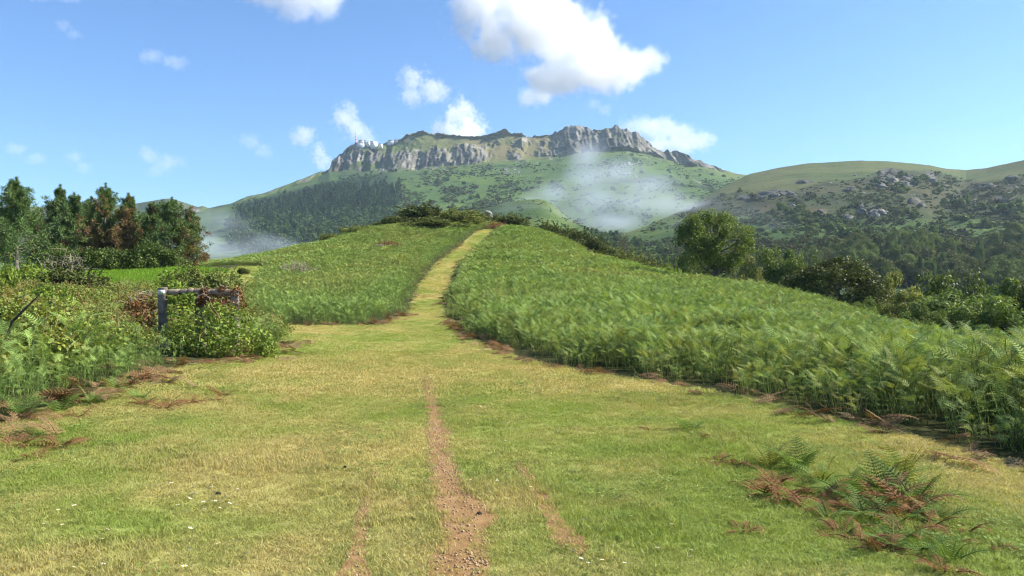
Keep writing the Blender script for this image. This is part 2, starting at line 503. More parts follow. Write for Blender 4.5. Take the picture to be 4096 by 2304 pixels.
def mt_paint(P, U, V):
    X, Y, Z = P[..., 0], P[..., 1], P[..., 2]
    n1 = fbm(X / 120, Z / 60, Y / 150, 51, 4)
    n2 = fbm(X / 26, Z / 15, Y / 30, 52, 4)
    c = np.broadcast_to(np.array([.085, .150, .045]), P.shape)
    c = lerp(c, np.array([.13, .205, .04]), smooth(-.1, .45, n1) * .8)                      # brighter bracken and pasture
    c = lerp(c, np.array([.055, .085, .04]), smooth(.05, .5, -n1 + .4 * n2) * .8)      # heather
    c = lerp(c, np.array([.03, .055, .025]), smooth(.30, .42, n2) * .75)               # gorse clumps
    top = smooth(base_v(U) + 6, base_v(U) - 4, V)
    dry = top * np.interp(U, [380, 430, 500, 560, 700], [.15, .45, 1, .9, .4]) * smooth(-.35, .3, n1 + .4)
    c = lerp(c, np.array([.235, .205, .095]), dry)
    lf = np.interp(U, [230, 262, 330, 390], [207, 198, 181, 172])                      # shaded slope on the left shoulder, painted in as dark green
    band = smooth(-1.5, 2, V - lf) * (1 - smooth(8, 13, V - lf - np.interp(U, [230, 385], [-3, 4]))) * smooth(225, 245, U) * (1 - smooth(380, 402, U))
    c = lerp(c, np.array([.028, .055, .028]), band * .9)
    rk = smooth(.34, .56, rockiness(U, V) + .5 * fbm(X / 36, Z / 40, 0, 31, 4) + .35 * fbm(X / 10, Z / 12, 0, 33, 3))
    rock = lerp(np.broadcast_to(np.array([.15, .142, .13]), P.shape), np.array([.34, .315, .275]), smooth(-.3, .5, fbm(X / 14, Z / 30, 1, 53, 4)))
    rock = lerp(rock, np.array([.10, .105, .07]), smooth(.0, .35, fbm(X / 9, Z / 14, 5, 54, 3)) * .85)
    c = lerp(c, rock, rk)
    sc = smooth(.46, .56, fbm(X / 11, Z / 7, 2, 55, 3)) * smooth(14, 2, V - base_v(U)) * (V > base_v(U)) * smooth(385, 420, U) * (1 - smooth(640, 680, U))
    return lerp(c, np.array([.36, .34, .30]), sc * .7) * .68

hill_mat = painted_mat('hillside_growth', .05, 2.0, .28)
mu = np.arange(-320, 860, .95)
Dc = curve([(-320, 1500), (210, 1550), (330, 1900), (560, 2000), (660, 1950), (745, 1750), (860, 1700)])
def sm1(a, k=25):
    w = np.hanning(2 * k + 1); w /= w.sum()
    return np.convolve(np.pad(a, k, mode='edge'), w, mode='valid')
dcu = sm1(Dc(mu), 50)
cliff = np.interp(mu, [150, 320, 340, 380, 640, 700, 745, 860], [60, 60, 75, 120, 130, 70, 40, 40])
cliff = sm1(cliff, 20)
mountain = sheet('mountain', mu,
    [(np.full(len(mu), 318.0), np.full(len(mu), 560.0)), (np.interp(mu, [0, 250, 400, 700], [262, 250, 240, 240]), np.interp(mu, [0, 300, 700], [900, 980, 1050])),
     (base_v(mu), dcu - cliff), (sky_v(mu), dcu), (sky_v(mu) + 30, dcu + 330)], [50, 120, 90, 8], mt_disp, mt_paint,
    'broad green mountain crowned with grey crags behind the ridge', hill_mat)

def soft_disp(a1, a2, seed):
    def f(P, U, V):
        X, Y, Z = P[..., 0], P[..., 1], P[..., 2]
        k = smooth(150, 320, Y)
        return k * (fbm(X / 130, Y / 130, Z / 130, seed, 4) * a1 + fbm(X / 28, Y / 28, Z / 28, seed + 9, 3) * a2), 0 * X
    return f

# far blue hill at the left, behind the pines
fu = np.arange(-400, 330, 4.0)
def far_paint(P, U, V):
    n = fbm(P[..., 0] / 160, P[..., 2] / 70, 0, 60, 4)
    return lerp(np.broadcast_to(np.array([.10, .135, .06]), P.shape), np.array([.17, .175, .08]), smooth(-.3, .4, n)) * .6
far_v = curve([(-400, 215), (30, 207), (70, 206), (110, 205), (135, 203.5), (159, 199.5), (171, 198.2), (183, 202), (195, 206), (211, 209), (240, 214), (330, 235)])
tag(sheet('distant_hill', fu, [(np.full(len(fu), 285.), np.full(len(fu), 1750.)), (far_v(fu), np.full(len(fu), 2150.)), (far_v(fu) + 14, np.full(len(fu), 2350.))], [30, 3],
      soft_disp(30, 6, 61), far_paint, 'pale rounded hill far behind the pines', hill_mat, 0).ob)

# low spur in front of the mountain, half veiled in mist
su = np.arange(380, 690, 1.5)
sp_v = curve([(380, 246), (440, 226), (470, 213), (500, 203.5), (526, 199), (544, 198.5), (553, 204), (560, 212), (570, 219.5), (582, 227), (610, 238), (690, 262)])
_sv = sp_v
sp_v = lambda q: sm1(_sv(q), 9)
def spur_paint(P, U, V):
    n = fbm(P[..., 0] / 40, P[..., 2] / 20, P[..., 1] / 40, 64, 4)
    return lerp(np.broadcast_to(np.array([.085, .145, .05]), P.shape), np.array([.14, .20, .06]), smooth(-.3, .4, n)) * .6
spur = sheet('hill_spur', su, [(np.full(len(su), 300.), np.full(len(su), 380.)), (sp_v(su) + 25, np.full(len(su), 520.)), (sp_v(su), np.interp(su, [380, 545, 600, 690], [720, 700, 600, 520])), (sp_v(su) + 22, np.interp(su, [380, 545, 600, 690], [900, 860, 740, 640]))],
      [20, 40, 5], soft_disp(12, 2.5, 65), spur_paint, 'low green spur in front of the mountain, half veiled in mist', hill_mat, 4)

# right-hand hill
ru = np.arange(560, 1560, 1.25)
rh_v = curve([(560, 262), (600, 241), (650, 225), (690, 206), (720, 188), (750, 173.5), (779, 167.7), (807, 164), (835, 162), (862, 160.2), (890, 161), (914, 162.6), (930, 164.2), (946, 167.8), (966, 170.2), (986, 167.8), (1005, 163.8), (1024, 159.8), (1100, 142), (1250, 130), (1560, 160)])
rd = np.interp(ru, [560, 650, 750, 900, 960, 1024, 1560], [760, 900, 1150, 1080, 1120, 980, 900])
LINE = curve([(560, 262), (690, 208), (718, 194), (762, 193), (795, 190), (815, 183), (855, 179), (880, 171), (935, 170), (960, 178), (990, 182), (1024, 174), (1200, 160)])   # grass above, heather and rock below
OUTCROPS = [(775, 192, 24, 3.5), (752, 198, 16, 4), (803, 181, 10, 3), (893, 174, 16, 6), (908, 180, 12, 6), (880, 182, 14, 5), (862, 207, 7, 4), (875, 210, 10, 5), (930, 178, 7, 6), (915, 202, 8, 4), (955, 196, 10, 3), (1005, 200, 14, 4), (985, 186, 12, 3), (850, 190, 8, 2.5), (845, 217, 6, 3), (1012, 178, 8, 3), (822, 212, 6, 2.5)]
def outc(U, V):
    k = np.zeros(U.shape)
    for a_, b_, w_, h_ in OUTCROPS: k = np.maximum(k, np.exp(-((U - a_) / w_) ** 2 - ((V - b_) / h_) ** 2))
    return k
def rh_disp(P, U, V):
    X, Y, Z = P[..., 0], P[..., 1], P[..., 2]
    k = smooth(150, 320, Y)
    n_ = vnoise(V / 7, U / 30, 0, 70)
    d = fbm(X / 150, Y / 150, Z / 150, 71, 4) * 24 + fbm(X / 22, Y / 22, Z / 22, 72, 3) * 3.0
    gul = np.exp(-((U - (972 - (V - 170) * .55 + 4 * n_)) / 15) ** 2) * smooth(172, 190, V) * (1 - smooth(222, 240, V))       # gully below the right saddle
    d = d + gul * 20
    o = smooth(.25, .75, outc(U, V) + .25 * fbm(X / 12, Z / 10, 0, 73, 3))
    d = d - o * (ridged(X / 16, Z / 22, 0, 74) * 6 + ridged(X / 6, Z / 8, 0, 75) * 3 + 4)
    return d * k, o * vnoise(X / 4, Z / 4, 0, 76) * 1.5
def rh_paint(P, U, V):
    X, Y, Z = P[..., 0], P[..., 1], P[..., 2]
    n1 = fbm(X / 60, Z / 34, Y / 90, 77, 4); n2 = fbm(X / 11, Z / 8, Y / 14, 78, 4)
    c = lerp(np.broadcast_to(np.array([.115, .165, .055]), P.shape), np.array([.165, .185, .07]), smooth(-.4, .4, n1))
    below = smooth(-2, 3, V - LINE(U) + 3 * n2)
    low = lerp(np.broadcast_to(np.array([.075, .10, .042]), P.shape), np.array([.11, .108, .052]), smooth(-.2, .4, n1))
    low = lerp(low, np.array([.04, .06, .03]), smooth(.08, .3, n2) * .8)
    gr = lerp(np.broadcast_to(np.array([.07, .13, .035]), P.shape), np.array([.13, .20, .045]), smooth(-.2, .35, n1 + .5 * n2))
    gr = lerp(gr, np.array([.05, .085, .03]), smooth(228, 244, V + 6 * n1) * smooth(700, 760, U))
    low = lerp(low, gr, smooth(212, 222, V + 9 * n1 - 6 * smooth(960, 1000, U)))
    red = np.exp(-((U - 815) / 9) ** 2 - ((V - 213) / 4) ** 2) + .6 * np.exp(-((U - 765) / 12) ** 2 - ((V - 208) / 3) ** 2) + .5 * np.exp(-((U - 1000) / 40) ** 2 - ((V - 187) / 5) ** 2)
    low = lerp(low, np.array([.19, .10, .065]), np.clip(red, 0, 1) * .6)
    c = lerp(c, low, below)
    o = smooth(.30, .55, outc(U, V) * .8 + .45 * fbm(X / 8, Z / 6, 0, 79, 4))
    return lerp(c, lerp(np.broadcast_to(np.array([.12, .115, .11]), P.shape), np.array([.25, .24, .22]), smooth(-.2, .4, n2)), o * .85) * .6
right_hill = sheet('hillside', ru, [(np.full(len(ru), 345.), np.full(len(ru), 170.)), (np.interp(ru, [560, 700, 800, 1024], [285, 275, 288, 292]), np.full(len(ru), 300.)),
      (np.interp(ru, [560, 700, 800, 1024], [268, 236, 226, 226]), np.interp(ru, [560, 700, 1024], [560, 640, 560])), (rh_v(ru), rd), (rh_v(ru) + 22, rd + 260)], [14, 60, 110, 6], rh_disp, rh_paint,
      'rounded hillside with heather, rocks and pale grass on top at the right', hill_mat, 5)

# ------------------------------------------------------------------ plant materials
M_GRASS = foliage('turf_blades', (.17, .245, .045), (.31, .39, .085), (.56, .485, .20), .35, .6, .15, True, .05)
M_MEADOW = foliage('meadow_blades', (.11, .22, .02), (.22, .36, .04), None, .35, .6, .15, False, .04)
M_BRACKEN = foliage('bracken_leaf', (.085, .16, .038), (.29, .405, .112), (.42, .39, .12), .28, .6, .10, True, .12)
M_FERN = foliage('fern_leaf', (.06, .12, .025), (.19, .28, .07), None, .32, .6, .08, False, .06)
M_FERN_Y = foliage('yellowing_fern_leaf', (.15, .17, .03), (.33, .32, .09), None, .32, .6, .08, False, .06)
M_DEAD = foliage('dead_bracken_leaf', (.075, .042, .02), (.25, .14, .065), (.30, .22, .12), .2, .8, .1, True, .06)
M_DEADT = foliage('dead_frond_leaf', (.08, .04, .018), (.30, .155, .07), None, .2, .8, .1, False, .06)
M_BRAMBLE = foliage('bramble_leaf', (.07, .11, .02), (.24, .30, .06), (.27, .18, .07), .3, .5, .15, True, .06)
M_BRAMT = foliage('bramble_leaves', (.07, .12, .02), (.27, .36, .06), None, .3, .5, .15, False, .04)
M_GORSE = foliage('gorse_spines', (.045, .065, .02), (.16, .185, .055), None, .2, .7, .1, False, .06)
M_GORSE_G = foliage('light_gorse_spines', (.07, .10, .025), (.25, .28, .085), None, .25, .7, .1, False, .06)
M_OAK = foliage('oak_leaves', (.05, .085, .02), (.19, .255, .065), None, .3, .55, .12, False, .03)
M_TREE = foliage('broad_leaves', (.045, .085, .02), (.17, .235, .055), None, .28, .55, .15, False, .08)
M_TREE_D = foliage('dark_broad_leaves', (.03, .05, .016), (.13, .155, .045), None, .25, .55, .15, False, .04)
M_TREE_Y = foliage('yellow_green_leaves', (.08, .11, .025), (.28, .31, .085), None, .3, .55, .15, False, .06)
M_FAR = foliage('hillside_leaves', (.045, .08, .03), (.12, .185, .06), (.06, .105, .05), .2, .7, .1, True, .07)
M_PINE = foliage('pine_needles', (.045, .09, .026), (.175, .26, .08), None, .18, .6, .2, False, .05)
M_PINE_B = foliage('browned_pine_needles', (.13, .088, .045), (.32, .21, .11), None, .2, .7, .1, False, .05)
M_PINE_O = foliage('olive_pine_needles', (.09, .08, .022), (.25, .22, .06), None, .2, .7, .1, False, .05)
M_BARK = rough_mat('bark', (.07, .06, .05), (.19, .17, .15), 6, .6)
M_TWIG = rough_mat('dry_twigs', (.20, .16, .125), (.38, .32, .27), 5, .3)
M_STALK = rough_mat('dry_stalks', (.22, .13, .06), (.40, .27, .15), 9, .2)
M_WOOD = rough_mat('weathered_timber', (.11, .095, .08), (.30, .26, .215), 5, .7)
M_LOG = rough_mat('weathered_log', (.12, .09, .065), (.33, .26, .20), 4, .7)
M_ROCK = rough_mat('grey_rock', (.07, .068, .065), (.22, .21, .19), .6, .8, .95, 8, .3)
M_STONE = rough_mat('pale_stone', (.14, .135, .13), (.34, .325, .30), 1.2, .8, .95, 8, .15)

# ------------------------------------------------------------------ plant builders
def frond(mb, base, az, elev, L, npairs, k, r, droop=1.0, width=.40, mat=0, vbase=.5, stalk=True):
    """one feather-shaped fern frond: stem, paired side arms, toothed leaflets"""
    n = 14
    s_ = np.linspace(0, 1, n)
    e = elev - droop * s_ ** 1.3
    h = np.array([math.cos(az), math.sin(az), 0]); up = np.array([0, 0, 1.0]); side = np.array([-math.sin(az), math.cos(az), 0])
    dirs = np.cos(e)[:, None] * h + np.sin(e)[:, None] * up
    pts = base + np.concatenate([np.zeros((1, 3)), np.cumsum(dirs[:-1], 0)]) * (L / (n - 1))
    if stalk: mb.add(*tube(pts, np.linspace(.006, .0015, n), 3), var=.55, mat=mat)
    V, A = [], []
    roll = r.normal() * .25
    for i in range(npairs):
        t = .10 + .88 * i / (npairs - 1)
        p = np.array([np.interp(t, s_, pts[:, c]) for c in range(3)])
        fw = np.array([np.interp(t, s_, dirs[:, c]) for c in range(3)])
        nrm = np.cross(fw, side)
        ln = L * width * (1 - t) ** .75 * (0.75 + .25 * min(1, t * 6)) * (1 + .12 * r.normal()) + .012
        step = L * .88 / npairs
        for sg in (-1, 1):
            d = unit(sg * side * .9 + fw * .38 + nrm * (.12 + sg * roll) - up * .12)
            perp = unit(np.cross(nrm, d)) * (step * (.56 if k > 4 else .75))
            x = (np.arange(k) + .5) / k
            hw = 1 - x * .75
            c0 = p + d * (x - .5 / k)[:, None] * ln
            c1 = p + d * (x + .5 / k)[:, None] * ln
            tip = d * (.9 / k * ln)
            for q in (-1, 1):
                tv = (c0 + c1) / 2 + q * perp * hw[:, None] + tip * .6 - up * (.02 * ln)
                V.append(np.stack([c0, c1, tv], 1).reshape(-1, 3))
                A.append(np.clip(vbase + .22 * r.normal(size=k) + .18 * (t - .4), 0, 1))
    V = np.concatenate(V); A = np.concatenate(A)
    mb.add(V, np.arange(len(V)).reshape(-1, 3), var=A, mat=mat)

def bracken_mesh(seed, nf, h, L, npairs, k, mats, mat=0, dead=False):
    r = np.random.default_rng(seed)
    mb = MB()
    for q in range(nf):
        az = 2 * math.pi * (q + .3 * r.normal()) / nf
        b = np.array([.10 * r.normal(), .10 * r.normal(), 0])
        hh = h * (.75 + .35 * r.random())
        top = b + np.array([math.cos(az) * .12, math.sin(az) * .12, hh]) * ([1, 1, 1] if not dead else [.5, .5, 1])
        mb.add(*tube([b, (b + top) / 2 + [.02, .01, 0], top], [.006, .005, .004], 3), var=.35, mat=mat)
        frond(mb, top, az + .3 * r.normal(), R(r.uniform(30, 80) if not dead else r.uniform(-10, 25)), L * r.uniform(.8, 1.2), npairs, k, r, r.uniform(.5, 1.1), .36, mat, .60)
        if r.random() < .8:
            frond(mb, b + (top - b) * .72, az + r.uniform(-1.6, 1.6), R(r.uniform(5, 35)), L * .7, npairs - 3, k, r, .8, .40, mat, .30)
    return mb.mesh('bracken_plant', mats)

def tuft_mesh(seed, nb, rad, h, w, mat, lean=.6):
    r = np.random.default_rng(seed)
    a = r.uniform(0, 6.28, nb); d = rad * np.sqrt(r.random(nb))
    b = np.stack([np.cos(a) * d, np.sin(a) * d, np.zeros(nb)], -1)
    a2 = r.uniform(0, 6.28, nb)
    hh = h * r.uniform(.5, 1.2, nb)
    ln = lean * hh * r.uniform(.4, 1.6, nb)
    dr = np.stack([np.cos(a2), np.sin(a2), np.zeros(nb)], -1); sd = np.stack([-np.sin(a2), np.cos(a2), np.zeros(nb)], -1)
    m = b + dr * (ln * .35)[:, None] + np.array([0, 0, 1]) * (hh * .65)[:, None]
    t_ = b + dr * ln[:, None] + np.array([0, 0, 1]) * hh[:, None] * .95
    ww = (w * r.uniform(.7, 1.3, nb))[:, None]
    V = np.stack([b - sd * ww, b + sd * ww, m + sd * ww * .8, m - sd * ww * .8, t_], 1).reshape(-1, 3)
    i = np.arange(nb)[:, None] * 5
    va = np.clip(r.normal(.5, .25, nb), 0, 1)
    mb = MB()
    mb.add(V, i + np.array([[0, 1, 2, 3]]), va)
    mb.n = 0
    mb.F.append(i + np.array([[3, 2, 4]])); mb.A.append(va); mb.M.append(np.zeros(nb, int))
    return mb.mesh('grass_tuft', mat)

def clump_mesh(seed, n, rad, leaf, mat, squash=.75, twigs=0, twigmat=None, hollow=.55):
    """a rounded clump of leaves, used for brambles and low growth"""
    r = np.random.default_rng(seed)
    d = unit(r.normal(size=(n, 3)))
    d[:, 2] = np.abs(d[:, 2])
    rr = rad * (hollow + (1 - hollow) * r.random(n) ** .7) * (1 + .28 * vnoise(d[:, 0] * 2.2 + seed, d[:, 1] * 2.2, d[:, 2] * 2.2, seed))
    P = d * rr[:, None] * np.array([1, 1, squash])
    mb = MB()
    v, f = leaves(P, leaf * r.uniform(.6, 1.3, n), r, d * .9, .5, .7)
    mb.add(v, f, np.clip(r.normal(.5, .26, n), 0, 1))
    for q in range(twigs):
        dd = unit(r.normal(size=3)); dd[2] = abs(dd[2]) + .3; dd = unit(dd)
        p1 = dd * rad * .6; p2 = dd * rad * r.uniform(1.0, 1.35) + r.normal(size=3) * rad * .1
        mb.add(*tube([p1, (p1 + p2) / 2, p2], [.006, .005, .002], 3), mat=1)
    return mb.mesh('leaf_clump', [mat] + ([twigmat] if twigmat else []))

def crown_fill(mb, C, Rr, n, leaf, r, squash=.85, var0=0.5, mat=0, aspect=.65):
    for c, rad in zip(C, Rr):
        d = unit(r.normal(size=(n, 3)))
        rr = rad * (.35 + .65 * r.random(n) ** .6)
        P = c + d * rr[:, None] * np.array([1, 1, squash])
        v, f = leaves(P, leaf * r.uniform(.6, 1.35, n), r, d * .8, .35, aspect)
        mb.add(v, f, np.clip(var0 + .12 * r.normal() + .24 * r.normal(size=n), 0, 1), mat)

def broadleaf(seed, H, W, nclump, nleaf, leaf, leafmat, trunk_h=.28, lean=0.0, skirt=.22, crown_pow=.8, tr=.03, cr=1.0):
    """tapered trunk, limbs and twigs; leaf clumps at the ends of the boughs"""
    r = np.random.default_rng(seed)
    tb, cb = MB(), MB()
    top = np.array([lean * H, 0, H * .78])
    pts = np.array([[0, 0, -.3], [0, 0, H * .1], [lean * H * .3 + .02 * H, .01 * H, H * trunk_h], [lean * H * .6, -.02 * H, H * .52], top])
    tb.add(*tube(pts, np.array([1.25, 1.0, .8, .5, .15]) * H * tr, 8))
    C, Rr = [], []
    for q in range(nclump):
        while True:
            p = r.uniform(-1, 1, 3)
            if .30 < np.linalg.norm(p) < 1: break
        z = skirt + (1 - skirt) * (.5 + .5 * p[2])
        wz = W * .5 * (1 - abs((z - (skirt + .42 * (1 - skirt))) / .62) ** 2.2) ** crown_pow if abs((z - (skirt + .42 * (1 - skirt))) / .62) < 1 else W * .15
        c = np.array([p[0] * wz * 1.05 + lean * H * z, p[1] * wz * 1.05, z * H])
        C.append(c); Rr.append(cr * H * r.uniform(.095, .15) * (W / H) ** .4)
        if q % 2 == 0:
            k = r.uniform(.3, .75); s0 = np.array([np.interp(k * min(z, .9), pts[:, 2] / H, pts[:, i]) for i in range(3)])
            mid = (s0 + c) / 2 + np.array([0, 0, -.04 * H]) + r.normal(size=3) * .02 * H
            tb.add(*tube([s0, mid, c], np.array([.36, .22, .08]) * H * tr, 5))
            for _ in range(2):
                e_ = c + r.normal(size=3) * .09 * H
                tb.add(*tube([mid * .4 + c * .6, e_], np.array([.12, .04]) * H * tr, 4))
    C = np.array(C); C[:, 2] = np.minimum(C[:, 2], H * .93)
    crown_fill(cb, C, Rr, nleaf, leaf, r)
    return tb.mesh('trunk', M_BARK, True), cb.mesh('crown', leafmat)

def plant_tree(name, meshes, loc, sc, rz, label, category='tree', group=None):
    e = empty(name, loc, rz)
    e.scale = sc if hasattr(sc, '__len__') else (sc, sc, sc)
    tk = link('trunk', meshes[0], e); cr = link('crown', meshes[1], e)
    return tag(e, label, category, group)

def pine(seed, H, W, brown, first=.12):
    """whorled conifer; 'brown' is the share of bough ends that have died back"""
    r = np.random.default_rng(seed)
    tb, cb = MB(), MB()
    bend = r.normal(size=2) * .03 * H
    zz = np.linspace(0, 1, 8)
    pts = np.stack([bend[0] * zz ** 2, bend[1] * zz ** 2, zz * H], -1); pts[0, 2] = -.4
    tb.add(*tube(pts, .028 * H * (1.02 - zz) + .012, 7))
    nw = 17
    for w in range(nw):
        t = first + (1 - first) * w / nw
        wz = W * .5 * ((1 - t) ** .85) * (.6 + .8 * r.random())
        for q in range(8):
            az = r.uniform(0, 6.28)
            L = max(.35, wz * r.uniform(.6, 1.2))
            b = np.array([np.interp(t, zz, pts[:, c]) for c in range(3)]) + [0, 0, r.normal() * .1]
            d = np.array([math.cos(az), math.sin(az), 0])
            m_ = b + d * L * .55 + [0, 0, L * .12]
            e_ = b + d * L + np.array([0, 0, L * (.25 + .75 * t)])
            tb.add(*tube([b, m_, e_], [.018 * H * (1 - t) * .35 + .012, .012, .006], 4))
            pb = brown * (1.25 - t * 1.2) * (1.0 + .9 * math.sin(az + seed))
            rr_ = r.random()
            mt = 1 if rr_ < pb * .6 else (2 if rr_ < pb * 1.15 else 0)
            k = 5
            for j in range(k):
                f_ = .35 + .65 * j / (k - 1)
                c = b + (m_ - b) * min(1, f_ / .55) if f_ < .55 else m_ + (e_ - m_) * (f_ - .55) / .45
                c = c + r.normal(size=3) * .12 * L
                n = 44
                dd = unit(r.normal(size=(n, 3)) + np.array([0, 0, .35]) + d * .3)
                P = c + dd * (r.uniform(.05, .33, n) * (.40 + .20 * L))[:, None]
                tt = dd; sz = r.uniform(.14, .30, n)[:, None]
                sd = unit(np.cross(tt, r.normal(size=(n, 3)))) * .028
                V = np.stack([P - sd, P + sd, P + tt * sz], 1).reshape(-1, 3)
                cb.add(V, np.arange(3 * n).reshape(-1, 3), np.clip(r.normal(.45, .25, n), 0, 1), mt)
    P = pts[-1] + np.array([[0, 0, .0], [0, 0, .2], [0, 0, .4]])
    for c in P:
        n = 60
        dd = unit(r.normal(size=(n, 3)) + np.array([0, 0, .8]))
        sd = unit(np.cross(dd, r.normal(size=(n, 3)))) * .022
        V = np.stack([c - sd, c + sd, c + dd * r.uniform(.15, .35, n)[:, None]], 1).reshape(-1, 3)
        cb.add(V, np.arange(3 * n).reshape(-1, 3), .5, 0)
    return tb.mesh('trunk', M_BARK, True), cb.mesh('crown', [M_PINE, M_PINE_B, M_PINE_O])

def bush_mesh(seed, n, leaf, mat, lumps=14, h=1.0, spiky=0.0, twigs=10):
    """unit bush (radius about 1, height about h): stems and lumpy leaf cover"""
    r = np.random.default_rng(seed)
    tb, cb = MB(), MB()
    C, Rr = [], []
    for q in range(lumps):
        a_ = r.uniform(0, 6.28); d_ = math.sqrt(r.random()) * .72
        zc = h * (.15 + .62 * r.random() * (1 - d_ * .55))
        C.append([math.cos(a_) * d_, math.sin(a_) * d_, zc]); Rr.append(r.uniform(.22, .40))
        if q < twigs: tb.add(*tube([[0.1 * math.cos(a_), .1 * math.sin(a_), -.1], np.array(C[-1]) * .6, C[-1]], [.045, .03, .012], 4))
    crown_fill(cb, np.array(C), Rr, n // lumps, leaf, r, .8, .5, 0, .5)
    if spiky:
        for q in range(int(60 * spiky)):
            d = unit(r.normal(size=3)); d[2] = abs(d[2]) * 1.2 + .3; d = unit(d)
            c = np.array(C[r.integers(len(C))]); p = c + d * .25; e_ = p + d * r.uniform(.12, .32)
            k = 26; tt = r.random(k)[:, None]
            PP = p + (e_ - p) * tt + r.normal(size=(k, 3)) * .02
            v, f = leaves(PP, leaf * .8, r, None, 0, .45)
            cb.add(v, f, np.clip(r.normal(.5, .2, k), 0, 1))
    return tb.mesh('stems', M_BARK, True), cb.mesh('foliage', mat)

def place_bush(name, meshes, loc, sx, sy, sz, rz, label, category='bush', group=None):
    e = empty(name, loc, rz); e.scale = (sx, sy, sz)
    link('stems', meshes[0], e); link('foliage', meshes[1], e)
    return tag(e, label, category, group)

# ------------------------------------------------------------------ turf
def sample(poly, dens, y0, y1, r, margin=3.0, holes=()):
    P = np.array(poly); x0, x1 = P[:, 0].min(), P[:, 0].max()
    x0, x1 = max(x0, -y1 * .637 - margin), min(x1, y1 * .637 + margin)
    n = int((x1 - x0) * (y1 - y0) * dens)
    x, y = r.uniform(x0, x1, n), r.uniform(y0, y1, n)
    k = (np.abs(x) < y * .637 + margin)
    x, y = x[k], y[k]
    k = in_poly(x, y, poly)
    return x[k], y[k]

# bare wheel ruts: centre lines (x, y) and half widths
RUTS = [np.array([(-.27,3.2,.12),(-.30,4.0,.12),(-.30,4.6,.105),(-.31,5.2,.15),(-.30,5.45,.20),(-.40,5.9,.16),(-.55,6.7,.125),(-.66,7.5,.105),(-.77,8.46,.10),(-.95,10,.095),(-1.14,11.5,.085),(-1.38,13.2,.065),(-1.55,14.8,.03)]),
        np.array([(.42,4.75,.02),(.37,4.95,.055),(.31,5.3,.05),(.26,5.7,.035),(.21,6.2,.03),(.14,6.8,.03),(.06,7.5,.015)]),
        np.array([(-.80,3.2,.05),(-.85,4.3,.055),(-.93,4.8,.03),(-1.0,5.3,.03),(-1.10,6.0,.004),(-1.2,7.0,.004)])]
def rut_dist(x, y):
    """signed clearance from the nearest rut edge (negative inside)"""
    out = np.full(np.shape(x), 9.0)
    for c in RUTS:
        cx = np.interp(y, c[:, 1], c[:, 0]); w = np.interp(y, c[:, 1], c[:, 2])
        w = w * (1 + .22 * vnoise(y * 3.1, c[0, 0] * 9, 0, 8) + .22 * vnoise(y * 11, c[0, 0] * 9, 0, 9))
        d = np.abs(x - cx) - w
        out = np.minimum(out, np.where((y > c[0, 1]) & (y < c[-1, 1]), d, 9.0))
    return out

dirt, nt = new_mat('reddish_dirt')
tc = nd(nt, 'ShaderNodeTexCoord').outputs['Object']
dn = noise(nt, 5, 6, tc, .65)
vor = nd(nt, 'ShaderNodeTexVoronoi', {'Vector': tc, 'Scale': 55.0})
col = mixc(nt, ramp(nt, dn, [(.35, 0.0), (.65, 1.0)]), (.19, .11, .045), (.29, .18, .082))
col = mixc(nt, ramp(nt, vor.outputs['Distance'], [(.10, .45), (.28, 0.0)]), col, (.38, .29, .19))
bp = nd(nt, 'ShaderNodeBump', {'Strength': .7, 'Distance': .01, 'Height': noise(nt, 60, 4, tc)})
finish(nt, nd(nt, 'ShaderNodeBsdfPrincipled', {'Base Color': col, 'Roughness': .95, 'Specular IOR Level': .1, 'Normal': bp.outputs[0]}).outputs[0])
RUT_LABELS = ['long reddish dirt rut running up the middle of the lawn', 'short sandy dirt rut beside the main track', 'thin stony rut at the track edge']
for q, c in enumerate(RUTS):
    yy = np.linspace(c[0, 1], c[-1, 1], 160)
    cx = np.interp(yy, c[:, 1], c[:, 0]); w = np.interp(yy, c[:, 1], c[:, 2]) + .03
    w = w * (1 + .3 * vnoise(yy * 3.1, q, 0, 8) + .2 * vnoise(yy * 11, q, 0, 9))
    e_ = np.minimum(1, np.minimum(np.arange(160), 159 - np.arange(160)) / 8.0)
    w = w * (.15 + .85 * e_)
    off = np.linspace(-1, 1, 7)
    X = cx[:, None] + off * w[:, None]; Y = np.broadcast_to(yy[:, None], X.shape)
    Z = ground_z(X, Y) + .007 + .001 * q - .0
    me = MB().add(np.stack([X, Y, Z], -1).reshape(-1, 3), grid_faces(160, 7)).mesh('path', dirt, True)
    tag(link('path', me), RUT_LABELS[q], kind='structure')

rg = np.random.default_rng(5)
tufts = [tuft_mesh(100 + i, 46, .075, .020, .0018, M_GRASS, 1.1) for i in range(5)] + [tuft_mesh(120 + i, 34, .06, .042, .0020, M_GRASS, .9) for i in range(3)]
wide = [tuft_mesh(140 + i, 36, .12, .024, .0040, M_GRASS, 1.2) for i in range(4)]
XS, YS, SC, ID = [], [], [], []
for y0, y1, dens, sc, ids in ((3.2, 7, 620, .95, (0, 8)), (7, 12, 380, 1.1, (0, 8)), (12, 20, 150, 1.2, (8, 12)), (20, 45, 60, 1.8, (8, 12)), (45, 126, 22, 2.8, (8, 12))):
    x, y = sample(LAWN_ALL, dens, y0, y1, rg, 2.0)
    d = rut_dist(x, y)
    k = (d > .0) | (rg.random(len(x)) < .03)
    x, y = x[k], y[k]
    XS.append(x); YS.append(y); SC.append(np.full(len(x), sc))
    i_ = rg.integers(ids[0], ids[1], len(x))
    if ids[0] == 0:
        tall = fbm(x / .8, y / .8, 0, 91, 3) + rg.normal(size=len(x)) * .12
        i_ = np.where(tall > .36, rg.integers(5, 8, len(x)), rg.integers(0, 5, len(x)))
    ID.append(i_)
x, y = sample(BRANCH, 25, 46, 70, rg, 2.0)
